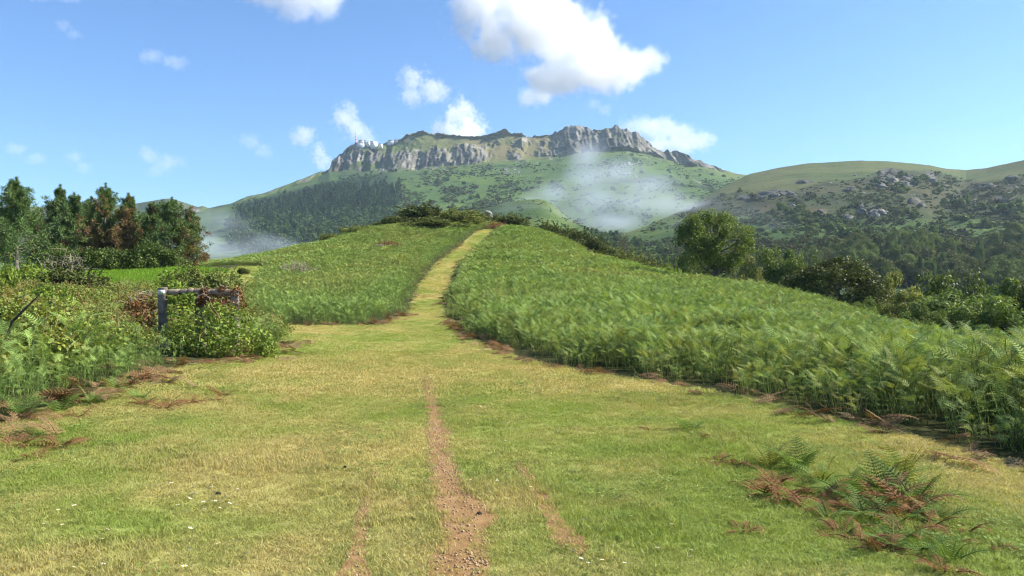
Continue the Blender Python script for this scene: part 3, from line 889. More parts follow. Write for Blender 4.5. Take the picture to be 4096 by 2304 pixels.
XS.append(x); YS.append(y); SC.append(np.full(len(x), 2.4)); ID.append(rg.integers(8, 12, len(x)))
x, y, sc, ix = map(np.concatenate, (XS, YS, SC, ID))
n = len(x)
tint = np.clip(straw(x, y) + .14 * rg.normal(size=n), 0, 1)
P = np.stack([x, y, ground_z(x, y) - .003], -1)
rot = np.stack([.12 * rg.normal(size=n), .12 * rg.normal(size=n), rg.uniform(0, 6.28, n)], -1)
s_ = sc * rg.uniform(.7, 1.25, n)
edge = np.clip(1 + .5 * np.exp(-np.maximum(rut_dist(x, y), 0) / .05), 1, 1.5)
scatter('grass', P, rot, np.stack([s_, s_, s_ * edge * np.where(y < 20, .9, .45)], -1), ix, tint, tufts + wide, 'short straw-tinged green turf covering the lawn and trail')

# broad-leaved weeds and clover among the turf
def rosette(seed, n, leaf):
    r = np.random.default_rng(seed); mb = MB()
    P = np.concatenate([r.normal(size=(n, 2)) * .05, r.uniform(.008, .028, (n, 1))], 1)
    mb.add(*leaves(P, leaf * r.uniform(.6, 1.3, n), r, None, 2.5, .75), var=np.clip(r.normal(.5, .25, n), 0, 1))
    return mb.mesh('weed', M_WEED)
M_WEED = foliage('weed_leaves', (.10, .155, .03), (.23, .31, .075), None, .25, .6, .15, False, .08)
ROS = [rosette(170 + i, 26, .018) for i in range(3)]
x, y = sample(LAWN_ALL, 60, 3.2, 15, rg, 1.0)
k = (fbm(x / .9, y / .9, 0, 93, 3) + .5 * np.exp(-np.maximum(rut_dist(x, y), 0) / .12) + .15 * rg.normal(size=len(x)) > .36) & (rut_dist(x, y) > .01)
x, y = x[k], y[k]; n = len(x); s_ = rg.uniform(.6, 1.5, n)
scatter('weeds', np.stack([x, y, ground_z(x, y)], -1), np.stack([0 * s_, 0 * s_, rg.uniform(0, 6.28, n)], -1), np.stack([s_] * 3, -1), rg.integers(0, 3, n), np.zeros(n), ROS, 'clover and low broad-leaved weeds patching the turf')

# lush meadow behind the bramble bank
mt_ = [tuft_mesh(160 + i, 26, .22, .30, .012, M_MEADOW, .5) for i in range(3)]
x, y = sample(MEADOW, 14, 40, 68, rg, 3)
n = len(x)
P = np.stack([x, y, ground_z(x, y)], -1)
s_ = rg.uniform(.8, 1.3, n)
scatter('meadow_grass', P, np.stack([0 * s_, 0 * s_, rg.uniform(0, 6.28, n)], -1), np.stack([s_, s_, s_], -1), rg.integers(0, 3, n), np.zeros(n), mt_, 'bright green meadow grass in front of the hedge')

# pebbles on the ruts
peb = []
for i in range(4):
    r = np.random.default_rng(300 + i)
    v = np.array([(a_, b_, c_) for a_ in (-1, 1) for b_ in (-1, 1) for c_ in (-.6, .6)]) * r.uniform(.6, 1.1, (8, 3)) * .006
    peb.append(MB().add(v, [[0, 1, 3, 2], [4, 6, 7, 5], [0, 4, 5, 1], [2, 3, 7, 6], [0, 2, 6, 4], [1, 5, 7, 3]]).mesh('pebble', rough_mat('pebble_stone', (.25, .16, .085), (.42, .31, .19), 30, .1)))
x, y = rg.uniform(-1.8, .7, 110000), rg.uniform(3.2, 14.5, 110000)
d = rut_dist(x, y)
k = (d < .03) & (rg.random(len(x)) < np.where(y < 5.4, .7, .3) * smooth(-.5, .3, fbm(x * 3, y * 1.5, 0, 95, 3)) * np.where(x > .1, .12, 1))
x, y = x[k], y[k]; n = len(x)
s_ = rg.uniform(.45, 1.25, n) ** 1.3
scatter('gravel', np.stack([x, y, ground_z(x, y) + .010], -1), rg.uniform(0, 6.28, (n, 3)), np.stack([s_] * 3, -1), rg.integers(0, 4, n), np.zeros(n), peb, 'pale pebbles lying in the dirt ruts')

# ------------------------------------------------------------------ bracken fields
brk = [bracken_mesh(200 + i, 5, (.62, .70, .56, .66, .50, .78)[i], .27, 10, 5, M_BRACKEN) for i in range(6)]
brk_far = [bracken_mesh(220 + i, 5, .58, .26, 7, 3, M_BRACKEN) for i in range(4)]
dead_m = [bracken_mesh(240 + i, 2, .12, .50, 10, 4, M_DEAD, 0, True) for i in range(4)]
def edge_dist(x, y, line):
    p = np.array(line, float); best = np.full(np.shape(x), 1e9)
    for a_, b_ in zip(p[:-1], p[1:]):
        d_ = b_ - a_; t_ = np.clip(((x - a_[0]) * d_[0] + (y - a_[1]) * d_[1]) / (d_ @ d_), 0, 1)
        best = np.minimum(best, np.hypot(x - a_[0] - t_ * d_[0], y - a_[1] - t_ * d_[1]))
    return best
def bracken(name, poly, line, label, near, far, size, seed):
    r = np.random.default_rng(seed)
    XS, YS, ID, SC = [], [], [], []
    for y0, y1, dens, lo, hi, sc in ((4, 30, near, 0, 6, 1.0), (30, 60, (near + far) / 2, 0, 6, 1.0), (60, 142, far, 6, 10, 1.18)):
        x, y = sample(poly, dens, y0, y1, r, 4)
        XS.append(x); YS.append(y); ID.append(r.integers(lo, hi, len(x))); SC.append(np.full(len(x), sc))
    x, y, ix, sc = map(np.concatenate, (XS, YS, ID, SC))
    ed = edge_dist(x, y, line)
    keep = (ed > (.2 if name == 'bracken_bank' else .75) * np.clip(.5 + vnoise(x * 1.1, y * 1.1, 0, seed + 8) + .5 * vnoise(x * 3, y * 3, 0, seed + 9), 0, 1)) & ~((x > -9.4) & (x < -5.9) & (y > 16.6) & (y < 21.0))            # the overgrown frame stands here
    x, y, ix, sc = x[keep], y[keep], ix[keep], sc[keep]
    n = len(x)
    ed = edge_dist(x, y, line)
    hgt = size * (1 + .26 * fbm(x / 3.5, y / 5, 0, seed, 4) + .30 * fbm(x / .9, y / 1.3, 0, seed + 5, 2)) * (.42 + .58 * smooth(.0, 1.5, ed)) * r.uniform(.75, 1.22, n)
    if name == 'bracken_bank': hgt = hgt * (1 - .38 * smooth(15, 20, y))
    tint = np.clip(.05 + .5 * fbm(x / 6, y / 10, 0, seed + 3, 4) + .2 * r.normal(size=n) + .5 * (r.random(n) < .02) + .35 * np.exp(-ed / .35), 0, 1)
    P = np.stack([x, y, ground_z(x, y) - .02], -1)
    rot = np.stack([.16 * r.normal(size=n), .16 * r.normal(size=n), r.uniform(0, 6.28, n)], -1)
    scatter(name, P, rot, np.stack([sc * hgt, sc * hgt, hgt], -1), ix, tint, brk + brk_far, label)
bracken('bracken_field', R_FIELD, R_EDGE, 'dense green bracken covering the slope right of the trail', 20, 12.0, .92, 31)
bracken('bracken_slope', L_FIELD, L_EDGE, 'dense green bracken covering the slope left of the trail', 16, 12, .72, 32)
bracken('bracken_bank', BANK_ZONE, BANK[::-1], 'light green bracken on the bank left of the lawn', 14.0, 6.0, .95, 33)

# dead brown fronds along the edges
rd_ = np.random.default_rng(41)
DP = []
for line, m, n_ in ((R_EDGE[1:9], .35, 90), (R_EDGE[7:13], .3, 50), (L_EDGE[2:9], .4, 70), (BANK, .8, 190), (L_EDGE[6:], .5, 40)):
    p = np.array(line, float); seg = np.linalg.norm(np.diff(p, axis=0), axis=1); cs = np.concatenate([[0], np.cumsum(seg)])
    t_ = rd_.uniform(0, cs[-1], n_)
    DP.append(np.stack([np.interp(t_, cs, p[:, 0]) + rd_.normal(size=n_) * m * .6, np.interp(t_, cs, p[:, 1]) + rd_.normal(size=n_) * m * .6], -1))
DP = np.concatenate(DP); n = len(DP)
s_ = rd_.uniform(.5, 1.05, n)
scatter('dead_bracken_litter', np.stack([DP[:, 0], DP[:, 1], ground_z(DP[:, 0], DP[:, 1]) - .02], -1), np.stack([.3 * rd_.normal(size=n), .3 * rd_.normal(size=n), rd_.uniform(0, 6.28, n)], -1),
        np.stack([s_, s_, s_ * .8], -1), rd_.integers(0, 4, n), np.clip(rd_.normal(.3, .3, n), 0, 1), dead_m, 'withered brown fronds lying along the bracken edges')

# brambles on the left bank
brm = [clump_mesh(260 + i, 420, .5, .075, M_BRAMBLE, .8, 5, M_STALK) for i in range(4)]
rb = np.random.default_rng(43)
x, y = sample(BANK_ZONE, 4.2, 4, 46, rb, 4)
ed = edge_dist(x, y, BANK)
mound = 1.35 * np.exp(-(((x + 10.2) / 2.2) ** 2 + ((y - 13.5) / 3.2) ** 2)) + .9 * np.exp(-(((x + 13.5) / 3) ** 2 + ((y - 19) / 4) ** 2)) + .5 * np.exp(-(((x + 18) / 4) ** 2 + ((y - 30) / 6) ** 2))
k = (ed > 1.5) & (rb.random(len(x)) < .36 + mound) & ~((np.abs(x + 8) < 1.6) & (np.abs(y - 19.4) < 1.8))
x, y, mound = x[k], y[k], mound[k]
# build the mound up in layers
X = np.concatenate([x, x, x]); Y = np.concatenate([y, y, y]); L_ = np.concatenate([0 * x + .25, 0 * x + .6, 0 * x + .95]); Mo = np.concatenate([mound] * 3)
X = X + rb.normal(size=len(X)) * .25; Y = Y + rb.normal(size=len(X)) * .25
k = (L_ < .3) | (Mo > .35)
X, Y, L_, Mo = X[k], Y[k], L_[k], Mo[k]; n = len(X)
Z = ground_z(X, Y) + np.where(L_ < .3, .30 * smooth(22, 14, Y) + .1, L_ * np.minimum(Mo, 1.3) * .95)
s_ = rb.uniform(.7, 1.25, n)
scatter('bramble_thicket', np.stack([X, Y, Z], -1), np.stack([.3 * rb.normal(size=n), .3 * rb.normal(size=n), rb.uniform(0, 6.28, n)], -1), np.stack([s_, s_, s_], -1), rb.integers(0, 4, n),
        np.clip(.22 + .4 * fbm(X / 2.2, Y / 2.2, 0, 97, 3) + .12 * rb.normal(size=n), 0, 1), brm, 'tangled bramble thicket heaped on the left bank')

# ------------------------------------------------------------------ trees
def ground_at(u, d):
    x = (u - CX) / F * d
    return np.array([x, d, float(ground_z(np.array([x]), np.array([d]))[0])])

def spec(u, vtop, wpx, d):
    """base point, height and width of a plant whose top shows at pixel (u, vtop), wpx wide, d metres away"""
    p = ground_at(u, d)
    return p, at(u, vtop, d)[2] - p[2], wpx / F * d

p, H, W = spec(716, 209, 78, 72)
oak = broadleaf(401, H, W * .94, 104, 200, .17, M_OAK, .24, -.04, .23, .62, .036, .74)
plant_tree('oak_tree', oak, p, 1, .4, 'broad lone oak with visible trunk at the edge of the bracken slope')

TT = [broadleaf(410 + i, 6.0, (6.4, 5.4, 7.0)[i], 66, 230, .20, M_TREE, .18, 0, -.06, .5, .028) for i in range(3)]
TD = broadleaf(420, 6.0, 7.6, 96, 260, .20, M_TREE_D, .12, 0, -.10, .4, .028)
TY = broadleaf(422, 5.0, 6.0, 58, 220, .19, M_TREE_Y, .15, 0, -.06, .5, .028)
NEAR = [  # u, vtop, width px, distance, template, label
 (838, 258, 92, 62, TD, 'wide dark round tree just beyond the bracken slope'),
 (770, 247, 50, 92, TT[0], 'bushy green tree right behind the lone oak'),
 (748, 254, 36, 97, TY, 'yellow-green tree peeping out behind the lone oak'),
 (792, 249, 46, 90, TT[1], 'leafy green tree between the lone oak and the dark round tree'),
 (814, 256, 40, 86, TT[2], 'low green tree touching the dark round tree on its far side'),
 (690, 247, 34, 97, TT[1], 'small dark tree close to the left side of the lone oak'),
 (893, 273, 54, 64, TY, 'pale olive tree beside the dark round tree'),
 (906, 291, 44, 52, TY, 'yellowing low tree overhanging the bracken edge'),
 (936, 273, 76, 66, TT[0], 'broad green tree in the hedge line beyond the slope'),
 (972, 275, 80, 62, TT[2], 'deep green tree second from the picture edge in the upper hedge line'),
 (1006, 278, 76, 57, TT[1], 'full green tree near the picture edge in the upper hedge line'),
 (951, 289, 78, 50, TT[1], 'low dark tree in front of the hedge line trees'),
 (990, 295, 82, 46, TT[0], 'spreading low tree above the far end of the bracken slope'),
 (1030, 286, 84, 48, TD, 'dark tree cut by the picture edge'),
 (868, 297, 30, 56, TT[2], 'small tree at the foot of the dark round tree'),
 (1040, 270, 50, 66, TT[2], 'tall green tree half outside the picture'),
 (922, 302, 44, 47, TT[2], 'small shrubby tree at the bracken edge beside the yellowing one')]
for i, (u, v, w, d, T, lab) in enumerate(NEAR):
    p, H, W = spec(u, v, w, d)
    bw = {id(TD): 7.6, id(TY): 6.0, id(TT[0]): 6.4, id(TT[1]): 5.4, id(TT[2]): 7.0}[id(T)]
    bh = 5.0 if T is TY else 6.0
    s = H / bh
    w_ = W / bw * 1.05
    plant_tree('dark_tree' if T is TD else 'leafy_tree', T, p, (w_, w_, s), i * 1.3, lab, 'tree', 'trees beyond the bracken slope')

# wood on the lower right hillside
rw = np.random.default_rng(51)
CONI = [pine(600 + i, 9.0, 5.2, .0, .05) for i in range(2)]
WOOD = [(800,256),(840,250),(868,236),(905,232),(935,240),(962,250),(1000,240),(1030,225),(1060,225),(1060,292),(1000,290),(940,284),(900,280),(860,282),(810,272)]
k = 0
while k < 165:
    u, v = rw.uniform(800, 1065), rw.uniform(228, 290)
    if not in_poly(np.array([u]), np.array([v]), WOOD)[0]: continue
    p = on_sheet(right_hill, u, v + 6)[0] - [0, 0, .6]
    if k % 3 == 2:
        plant_tree('conifer_tree', CONI[k % 2], p, rw.uniform(.95, 1.35), rw.uniform(0, 6), 'dark conifer in the wood on the lower right hillside', 'tree', 'conifers in the hillside wood')
    else:
        s = rw.uniform(1.15, 1.75)
        T = (TT[0], TT[1], TT[2], TD, TD)[rw.integers(5)]
        plant_tree('woodland_tree', T, p, (s * .95, s * .95, s * rw.uniform(.95, 1.25)), rw.uniform(0, 6), 'leafy tree in the wood on the lower right hillside', 'tree', 'leafy trees in the hillside wood')
    k += 1

# pines at the left
PINES = [  # u, vtop, width px, distance, brown share, label
 (16, 182, 62, 66, .10, 'big dark green pine nearest the picture edge'),
 (-14, 195, 50, 70, .15, 'pine half outside the picture behind the big dark pine'),
 (60, 188, 40, 80, .35, 'tall green-topped pine next to the big dark pine'),
 (76, 197, 42, 78, 1.0, 'rust-brown dying pine in the middle of the row'),
 (92, 200, 30, 84, .8, 'thin browned pine between two green-topped pines'),
 (104, 187, 42, 80, .35, 'tallest pine of the middle group with forked green top'),
 (128, 197, 36, 79, 1.1, 'rust-brown pine with small green tip'),
 (143, 216, 30, 84, .7, 'short browned pine in the gap of the row'),
 (152, 206, 26, 82, .3, 'slim green pine beside the last dense pine'),
 (171, 201, 46, 78, .45, 'dense pine with green top and brown skirt'),
 (190, 212, 28, 80, .5, 'pine with stray side branch ending the row'),
 (40, 214, 32, 86, .5, 'short pine in shade between the first two tall pines')]
for i, (u, v, w, d, br, lab) in enumerate(PINES):
    p, H, W = spec(u, v, w, d)
    m = pine(500 + i, H * .98, W * 1.55, br * .8, .04 if i > 1 else .14)
    plant_tree('pine_tree', m, p, 1, 0, lab, 'tree', 'pines at the left')

# ------------------------------------------------------------------ bushes on the ridge and beyond the trail
GB = [bush_mesh(700 + i, 5200, .105, M_GORSE, 16, 1.1, 1.0) for i in range(3)]
GG = [bush_mesh(710 + i, 4600, .10, M_GORSE_G, 16, 1.0, .7) for i in range(2)]
GW = bush_mesh(720, 4200, .10, M_BRAMT, 16, .9, .3)
BUSHES = [  # u, vtop, width px, distance, template, squash, label
 (429, 201, 54, 125, GB[0], 'large dark gorse bush crowning the knoll'),
 (398, 213, 42, 123, GB[1], 'low dark gorse trailing from the large one on the knoll'),
 (383, 220, 30, 121, GB[2], 'small dark gorse at the left shoulder of the knoll'),
 (446, 208, 52, 121, GG[0], 'light green bush leaning on the large gorse'),
 (466, 210, 44, 123, GG[1], 'light green bush above the end of the trail'),
 (456, 205, 46, 130, GG[0], 'light green bush right of the large gorse on the knoll'),
 (472, 207, 42, 131, GG[1], 'light green bush beside the upright stone'),
 (430, 217, 50, 114, GB[1], 'flat dark gorse below the large one'),
 (455, 222, 40, 112, GB[2], 'flat dark gorse next to the trail top'),
 (478, 215, 34, 127, GB[1], 'dark gorse in front of the upright stone'),
 (498, 213, 30, 129, GB[0], 'dark gorse just right of the upright stone'),
 (512, 211, 30, 130, GB[2], 'rounded dark gorse above the trail end'),
 (358, 224, 44, 116, GG[1], 'olive gorse on the left skyline of the slope'),
 (336, 232, 34, 110, GG[0], 'small olive gorse on the left skyline'),
 (549, 218, 32, 122, GB[0], 'dark gorse on the right skyline of the slope'),
 (566, 224, 26, 117, GB[1], 'second dark gorse along the right skyline'),
 (581, 225, 30, 113, GB[2], 'third dark gorse along the right skyline'),
 (593, 232, 28, 108, GB[0], 'fourth dark gorse along the right skyline'),
 (609, 240, 32, 104, GG[0], 'olive gorse left of the bare bush'),
 (594, 249, 40, 98, GB[1], 'wide low gorse at the upper border of the bracken slope'),
 (634, 243, 28, 103, GG[1], 'olive gorse right of the bare bush'),
 (648, 248, 34, 99, GG[0], 'yellowish gorse between the bare bush and the oak'),
 (664, 252, 30, 95, GW, 'leafy bush between gorse and oak'),
 (628, 255, 34, 96, GG[1], 'low yellowish gorse under the bare bush'),
 (680, 259, 30, 90, GW, 'leafy bush at the left foot of the oak'),
 (739, 271, 34, 78, GB[2], 'grey-green bush at the right foot of the oak'),
 (786, 283, 44, 66, GG[0], 'brownish low bush in front of the dark round tree'),
 (194, 258, 66, 44, GG[0], 'olive heather bush behind the old frame'),
 (222, 264, 44, 47, GG[1], 'olive bush beside the branch path'),
 (172, 271, 60, 40, GW, 'leafy bush at the meadow corner behind the old frame'),
 (206, 279, 50, 36, GG[0], 'low olive bush close behind the log of the old frame'),
 (30, 252, 60, 40, GW, 'leafy bush in front of the big dark pine'),
 (62, 262, 70, 36, GB[0], 'dark bush at the meadow edge'),
 (8, 246, 44, 30, GW, 'tall bramble bush at the picture edge below the pines'),
 (40, 268, 56, 27, GW, 'rounded bramble bush on the left bank'),
 (243, 271, 12, 60, GB[1], 'tiny dark shrub at the branch path')]
for i, (u, v, w, d, T, lab) in enumerate(BUSHES):
    p, H, W = spec(u, v, w, d)
    place_bush('leafy_bush' if T is GW else 'gorse_bush', T, p - [0, 0, .12 * H], W * .66, W * .6, max(.5, H / 1.08), i * 1.7, lab, 'bush', 'bushes on the ridge')

# hedge at the back of the meadow
r = np.random.default_rng(61)
hb, hs = MB(), MB()
q0, q1 = ground_at(44, 61), ground_at(176, 66)
C, Rr = [], []
for t in np.linspace(0, 1, 46):
    c = q0 + (q1 - q0) * t
    for zz in (.45, 1.0, 1.5):
        C.append(c + [r.normal() * .3, r.normal() * .35, zz + .2 * r.normal() + .15 * math.sin(t * 19)]); Rr.append(r.uniform(.4, .62))
    hs.add(*tube([c + [0, 0, -.2], c + [.1, 0, .8], c + [.15 * r.normal(), 0, 1.5]], [.04, .03, .015], 4))
crown_fill(hb, np.array(C) - q0, Rr, 130, .15, r, .85)
hs_v = hs.V; hs.V = [v_ - q0 for v_ in hs_v]
e = empty('hedge', q0)
link('foliage', hb.mesh('foliage', M_TREE), e); link('stems', hs.mesh('stems', M_BARK, True), e)
tag(e, 'trimmed dark green hedge along the back of the meadow', 'hedge')

# leafless and dead growth
def twig_bush(seed, nst, H, W, mat, leafn=0, leafmat=None, leaf=.08, up=1.0):
    r = np.random.default_rng(seed)
    tb, cb = MB(), MB()
    ends = []
    for q in range(nst):
        az = r.uniform(0, 6.28); sp = W * .5 * math.sqrt(r.random())
        b = np.array([math.cos(az), math.sin(az), 0]) * .08 * W
        e_ = np.array([math.cos(az) * sp, math.sin(az) * sp, H * (1 - .45 * (2 * sp / W) ** 2) * r.uniform(.7, 1) * up])
        m_ = (b + e_) / 2 + r.normal(size=3) * .06 * W
        tb.add(*tube([b, m_, e_], [.028, .018, .008], 4)); ends.append(e_)
        for _ in range(3):
            x_ = m_ + (e_ - m_) * r.random(); y_ = x_ + r.normal(size=3) * [.12 * W, .12 * W, .10 * H] + [0, 0, .08 * H]
            tb.add(*tube([x_, y_], [.012, .005], 3)); ends.append(y_)
    if leafn:
        E = np.array(ends); k = r.integers(0, len(E), leafn)
        P = E[k] * r.uniform(.55, 1.05, (leafn, 1)) + r.normal(size=(leafn, 3)) * .07 * W
        P[:, 2] = np.abs(P[:, 2])
        cb.add(*leaves(P, leaf * r.uniform(.6, 1.3, leafn), r), var=np.clip(r.normal(.5, .25, leafn), 0, 1))
    return tb.mesh('twigs', mat), (cb.mesh('leaf_cover', leafmat) if leafn else None)

def place_twigs(name, m, p, label, category, part='twigs'):
    e = empty(name, p)
    link(part, m[0], e)
    if m[1]: link('foliage', m[1], e)
    return tag(e, label, category)

p, H, W = spec(297, 258, 34, 60)
place_twigs('dead_bush', twig_bush(801, 60, H, W, M_TWIG, 500, M_BRAMT, .10), p, 'pale leafless bush standing in the left bracken slope', 'bush')
p, H, W = spec(622, 229, 18, 107)
place_twigs('bare_bush', twig_bush(802, 50, H, W, M_BARK, 1300, M_GORSE, .13, 1.0), p, 'tall thin bare-twigged bush on the right skyline', 'bush')
p, H, W = spec(388, 243, 27, 92)
place_twigs('brush_pile', twig_bush(803, 110, H, W, M_TWIG, 1500, M_DEADT, .16, .9), p, 'dry brown brush pile lying in the left bracken slope', 'brush pile')
p, H, W = spec(497, 226, 24, 119)
place_twigs('rusty_shrub', twig_bush(804, 60, max(H, .9), W, M_STALK, 1600, M_DEADT, .15), p, 'rust-brown withered shrub at the top of the trail', 'shrub')
p, H, W = spec(64, 247, 60, 48)
place_twigs('dead_branches', twig_bush(805, 26, H, W, M_TWIG), p, 'bare grey branches under the pines at the left', 'branches')

# upright stone on the knoll
def rock_mesh(seed, n, sx, sy, sz, mat, grooves=0.0, low=False):
    r = np.random.default_rng(seed)
    nt_, nz = n, max(5, n // 2)
    a_ = np.linspace(0, 2 * math.pi, nt_, endpoint=False); z_ = np.linspace(0, 1, nz)
    A, Zz = np.meshgrid(a_, z_)
    prof = np.sqrt(np.clip(1 - (Zz * .98) ** (4 if grooves else 2.2), .02, 1))
    rad = prof * (1 + .22 * np.sign(vnoise(np.cos(A) * 2.3 - seed, np.sin(A) * 2.3, Zz * 2.6, seed + 5)) * .6 + .36 * vnoise(np.cos(A) * 1.6 + seed, np.sin(A) * 1.6, Zz * 2, seed) + .16 * vnoise(np.cos(A) * 4, np.sin(A) * 4 + seed, Zz * 4, seed + 1) + grooves * ridged(A * 4.2, Zz * .6, 0, seed + 2))
    V = np.stack([np.cos(A) * rad * sx, np.sin(A) * rad * sy, (Zz + .08 * vnoise(np.cos(A) * 2, np.sin(A) * 2, Zz + seed, seed)) * sz], -1)
    V[0, :, 2] = -.25 * sz
    f = []
    for i in range(nz - 1):
        for j in range(nt_): f.append([i * nt_ + j, i * nt_ + (j + 1) % nt_, (i + 1) * nt_ + (j + 1) % nt_, (i + 1) * nt_ + j])
    V = V.reshape(-1, 3); c_ = np.append(V, [V[-nt_:].mean(0) + [0, 0, .02 * sz]], 0)
    mb = MB().add(c_, f)
    mb.F.append(np.array([[(nz - 1) * nt_ + j, (nz - 1) * nt_ + (j + 1) % nt_, len(c_) - 1] for j in range(nt_)])); mb.A.append(np.full(nt_, .5)); mb.M.append(np.zeros(nt_, int))
    return mb.mesh('rock', mat)
p = ground_at(487.5, 131); h = at(487, 209.5, 131)[2] - p[2]
o = link('standing_stone', rock_mesh(811, 28, .80, .6, h * .9, M_STONE, .22), None, p)
tag(o, 'upright fluted grey stone standing on the skyline of the knoll', 'stone')

# boulders and bushes on the far slopes
RK = [rock_mesh(820 + i, 9, 1, 1, 1, M_STONE) for i in range(4)]
rr = np.random.default_rng(71)
def boulders(S, n, box, smin, smax, label, group, name='boulder', poly=None):
    k = 0
    while k < n:
        u, v = rr.uniform(box[0], box[2]), rr.uniform(box[1], box[3])
        if poly is not None and not in_poly(np.array([u]), np.array([v]), poly)[0]: continue
        p = on_sheet(S, u, v)[0]
        o = link(name, RK[k % 4], None, p)
        s = rr.uniform(smin, smax) ** 1.0
        o.scale = (s * rr.uniform(.8, 1.5), s, s * rr.uniform(.6, 1.1)); o.rotation_euler = (0, 0, rr.uniform(0, 6))
        tag(o, label, 'boulder', group); k += 1
boulders(mountain, 32, (598, 163, 642, 176), 1.3, 3.4, 'pale boulder in the rockfall above the mist', 'rockfall boulders above the mist')
boulders(mountain, 30, (502, 168, 520, 176), 1.2, 2.6, 'pale boulder in the scree patch below the middle crags', 'scree patch boulders below the middle crags')
boulders(mountain, 20, (410, 168, 600, 182), 1.0, 2.4, 'grey boulder fallen below the summit crags', 'boulders fallen below the crags')
boulders(mountain, 30, (505, 140, 560, 158), 1.2, 2.8, 'pale rock on the dry grass between the crags', 'rocks on the dry grass between the crags')
boulders(right_hill, 55, (735, 172, 1030, 222), .5, 1.6, 'grey boulder among the heather of the right hillside', 'boulders on the right hillside', poly=[(735,196),(815,184),(870,172),(935,172),(975,182),(1030,176),(1030,212),(940,220),(850,222),(760,212)])
for u, v, s in ((862, 213, 4.2), (874, 215, 5.0), (880, 213, 3.6), (921, 206, 3.0), (893, 182, 5.5), (905, 186, 4.5), (883, 188, 4.2), (932, 183, 4.5), (849, 218, 3.2), (775, 197, 4.0), (763, 199, 3.0), (791, 195, 3.0), (849, 235, 3.2)):
    p = on_sheet(right_hill, u, v)[0]
    o = link('rock_outcrop', rock_mesh(int(u), 18, 1, .8, 1.1, M_ROCK), None, p)
    o.scale = (s * 1.3, s, s * .9); o.rotation_euler = (0, 0, u)
    tag(o, 'large grey rock outcrop on the right hillside', 'rock', 'rock outcrops on the right hillside')
FB = [bush_mesh(730 + i, 2200, .22, M_TREE, 12, 1.0, .0, 4) for i in range(3)]
def far_bushes(S, spots, label, group):
    for i, (u, v, s) in enumerate(spots):
        p = on_sheet(S, u, v)[0]
        place_bush('hillside_bush', FB[i % 3], p, s, s, s * rr.uniform(.9, 1.4), i, label, 'bush', group)
far_bushes(right_hill, [(780,210,6),(790,214,5),(799,212,6),(806,215,5),(773,213,4),(797,222,6),(806,225,6),(817,222,4),(828,228,6),(836,232,6),(842,238,7),(857,239,7),(848,224,4),(876,184,6),(897,190,8),(905,193,8),(915,184,7),(924,180,7),(935,186,5),(902,176,5),(868,190,4),(905,214,6),(913,218,5),(945,205,6),(956,208,8),(968,205,8),(980,209,7),(1000,212,8),(1012,214,9),(1020,208,7),(960,222,7),(945,232,7),(985,228,6),(862,250,6),(872,246,5),(740,192,4),(722,196,4),(730,200,4),(713,190,4)] +
            [(rr.uniform(760, 1020), rr.uniform(214, 236), rr.uniform(2.2, 4.5)) for _ in range(34)], 'dark bush scattered over the right hillside', 'bushes on the right hillside')
far_bushes(mountain, [(635,162,9),(612,167,6),(668,171,5),(700,176,4),(712,175,4),(440,184,9),(446,181,8),(455,192,7),(462,194,7),(448,202,7),(470,199,7),(478,198,6),(488,196,6),(499,200,6),(494,205,7),(466,210,8),(474,209,8),(453,207,6),(505,213,7),(480,206,6),(520,190,5),(540,184,5)] +
            [(rr.uniform(405, 560), rr.uniform(180, 212), rr.uniform(2.5, 5.5)) for _ in range(16)] + [(rr.uniform(640, 740), rr.uniform(172, 200), rr.uniform(2, 6)) for _ in range(12)], 'dark bush scattered over the mountain slope', 'bushes on the mountain slope')

# low scrub, heather and bracken tufts that roughen the far slopes
def scrub_mesh(seed):
    r = np.random.default_rng(seed); mb = MB(); n = 46
    d = unit(r.normal(size=(n, 3))); d[:, 2] = np.abs(d[:, 2])
    mb.add(*leaves(d * r.uniform(.35, 1, (n, 1)) * [1, 1, .75], .62, r, d, .4, .75), var=np.clip(r.normal(.5, .25, n), 0, 1))
    return mb.mesh('scrub', M_SCRUB)
M_SCRUB = foliage('scrub_leaves', (.035, .065, .02), (.10, .15, .04), (.085, .075, .045), .2, .8, .05, True, .08)
SCR = [scrub_mesh(740 + i) for i in range(3)]
def scrub(name, S, n, u0, u1, v0, v1, dens, s0, s1, label, seed):
    r = np.random.default_rng(seed)
    u = r.uniform(u0, u1, n * 5); v = r.uniform(v0, v1, n * 5)
    k = r.random(len(u)) < dens(u, v); u, v = u[k][:n], v[k][:n]
    P = on_sheet(S, u, v) + r.normal(size=(len(u), 3)) * [1.5, 1.5, 0]; m = len(P)
    s = r.uniform(s0, s1, m) * (1 + 1.2 * (r.random(m) < .06))
    scatter(name, P - [0, 0, .2], np.stack([0 * s, 0 * s, r.uniform(0, 6, m)], -1), np.stack([s, s, s], -1), r.integers(0, 3, m), np.clip(.5 + .6 * fbm(u / 30, v / 10, 0, seed, 3) + .2 * r.normal(size=m), 0, 1), SCR, label)
scrub('hillside_scrub', right_hill, 12500, 640, 1045, 170, 286, lambda u, v: smooth(-2, 5, v - LINE(u)) * smooth(-.45, .25, fbm(u / 14, v / 6, 0, 81, 3) + .5 * smooth(236, 246, v)), .7, 2.1, 'heather and bracken scrub roughening the right hillside', 82)
scrub('mountain_scrub', mountain, 4800, 400, 745, 150, 240, lambda u, v: smooth(0, 6, v - base_v(u)) * smooth(-.3, .35, fbm(u / 18, v / 7, 0, 83, 3)) * np.where((u > 515) & (u < 700) & (v > 166), .25, 1), 1.0, 3.0, 'heather and bracken scrub roughening the mountain slope', 84)
scrub('spur_scrub', spur, 900, 440, 640, 198, 262, lambda u, v: .5 + 0 * u, .5, 1.2, 'bracken tufts on the low spur', 85)

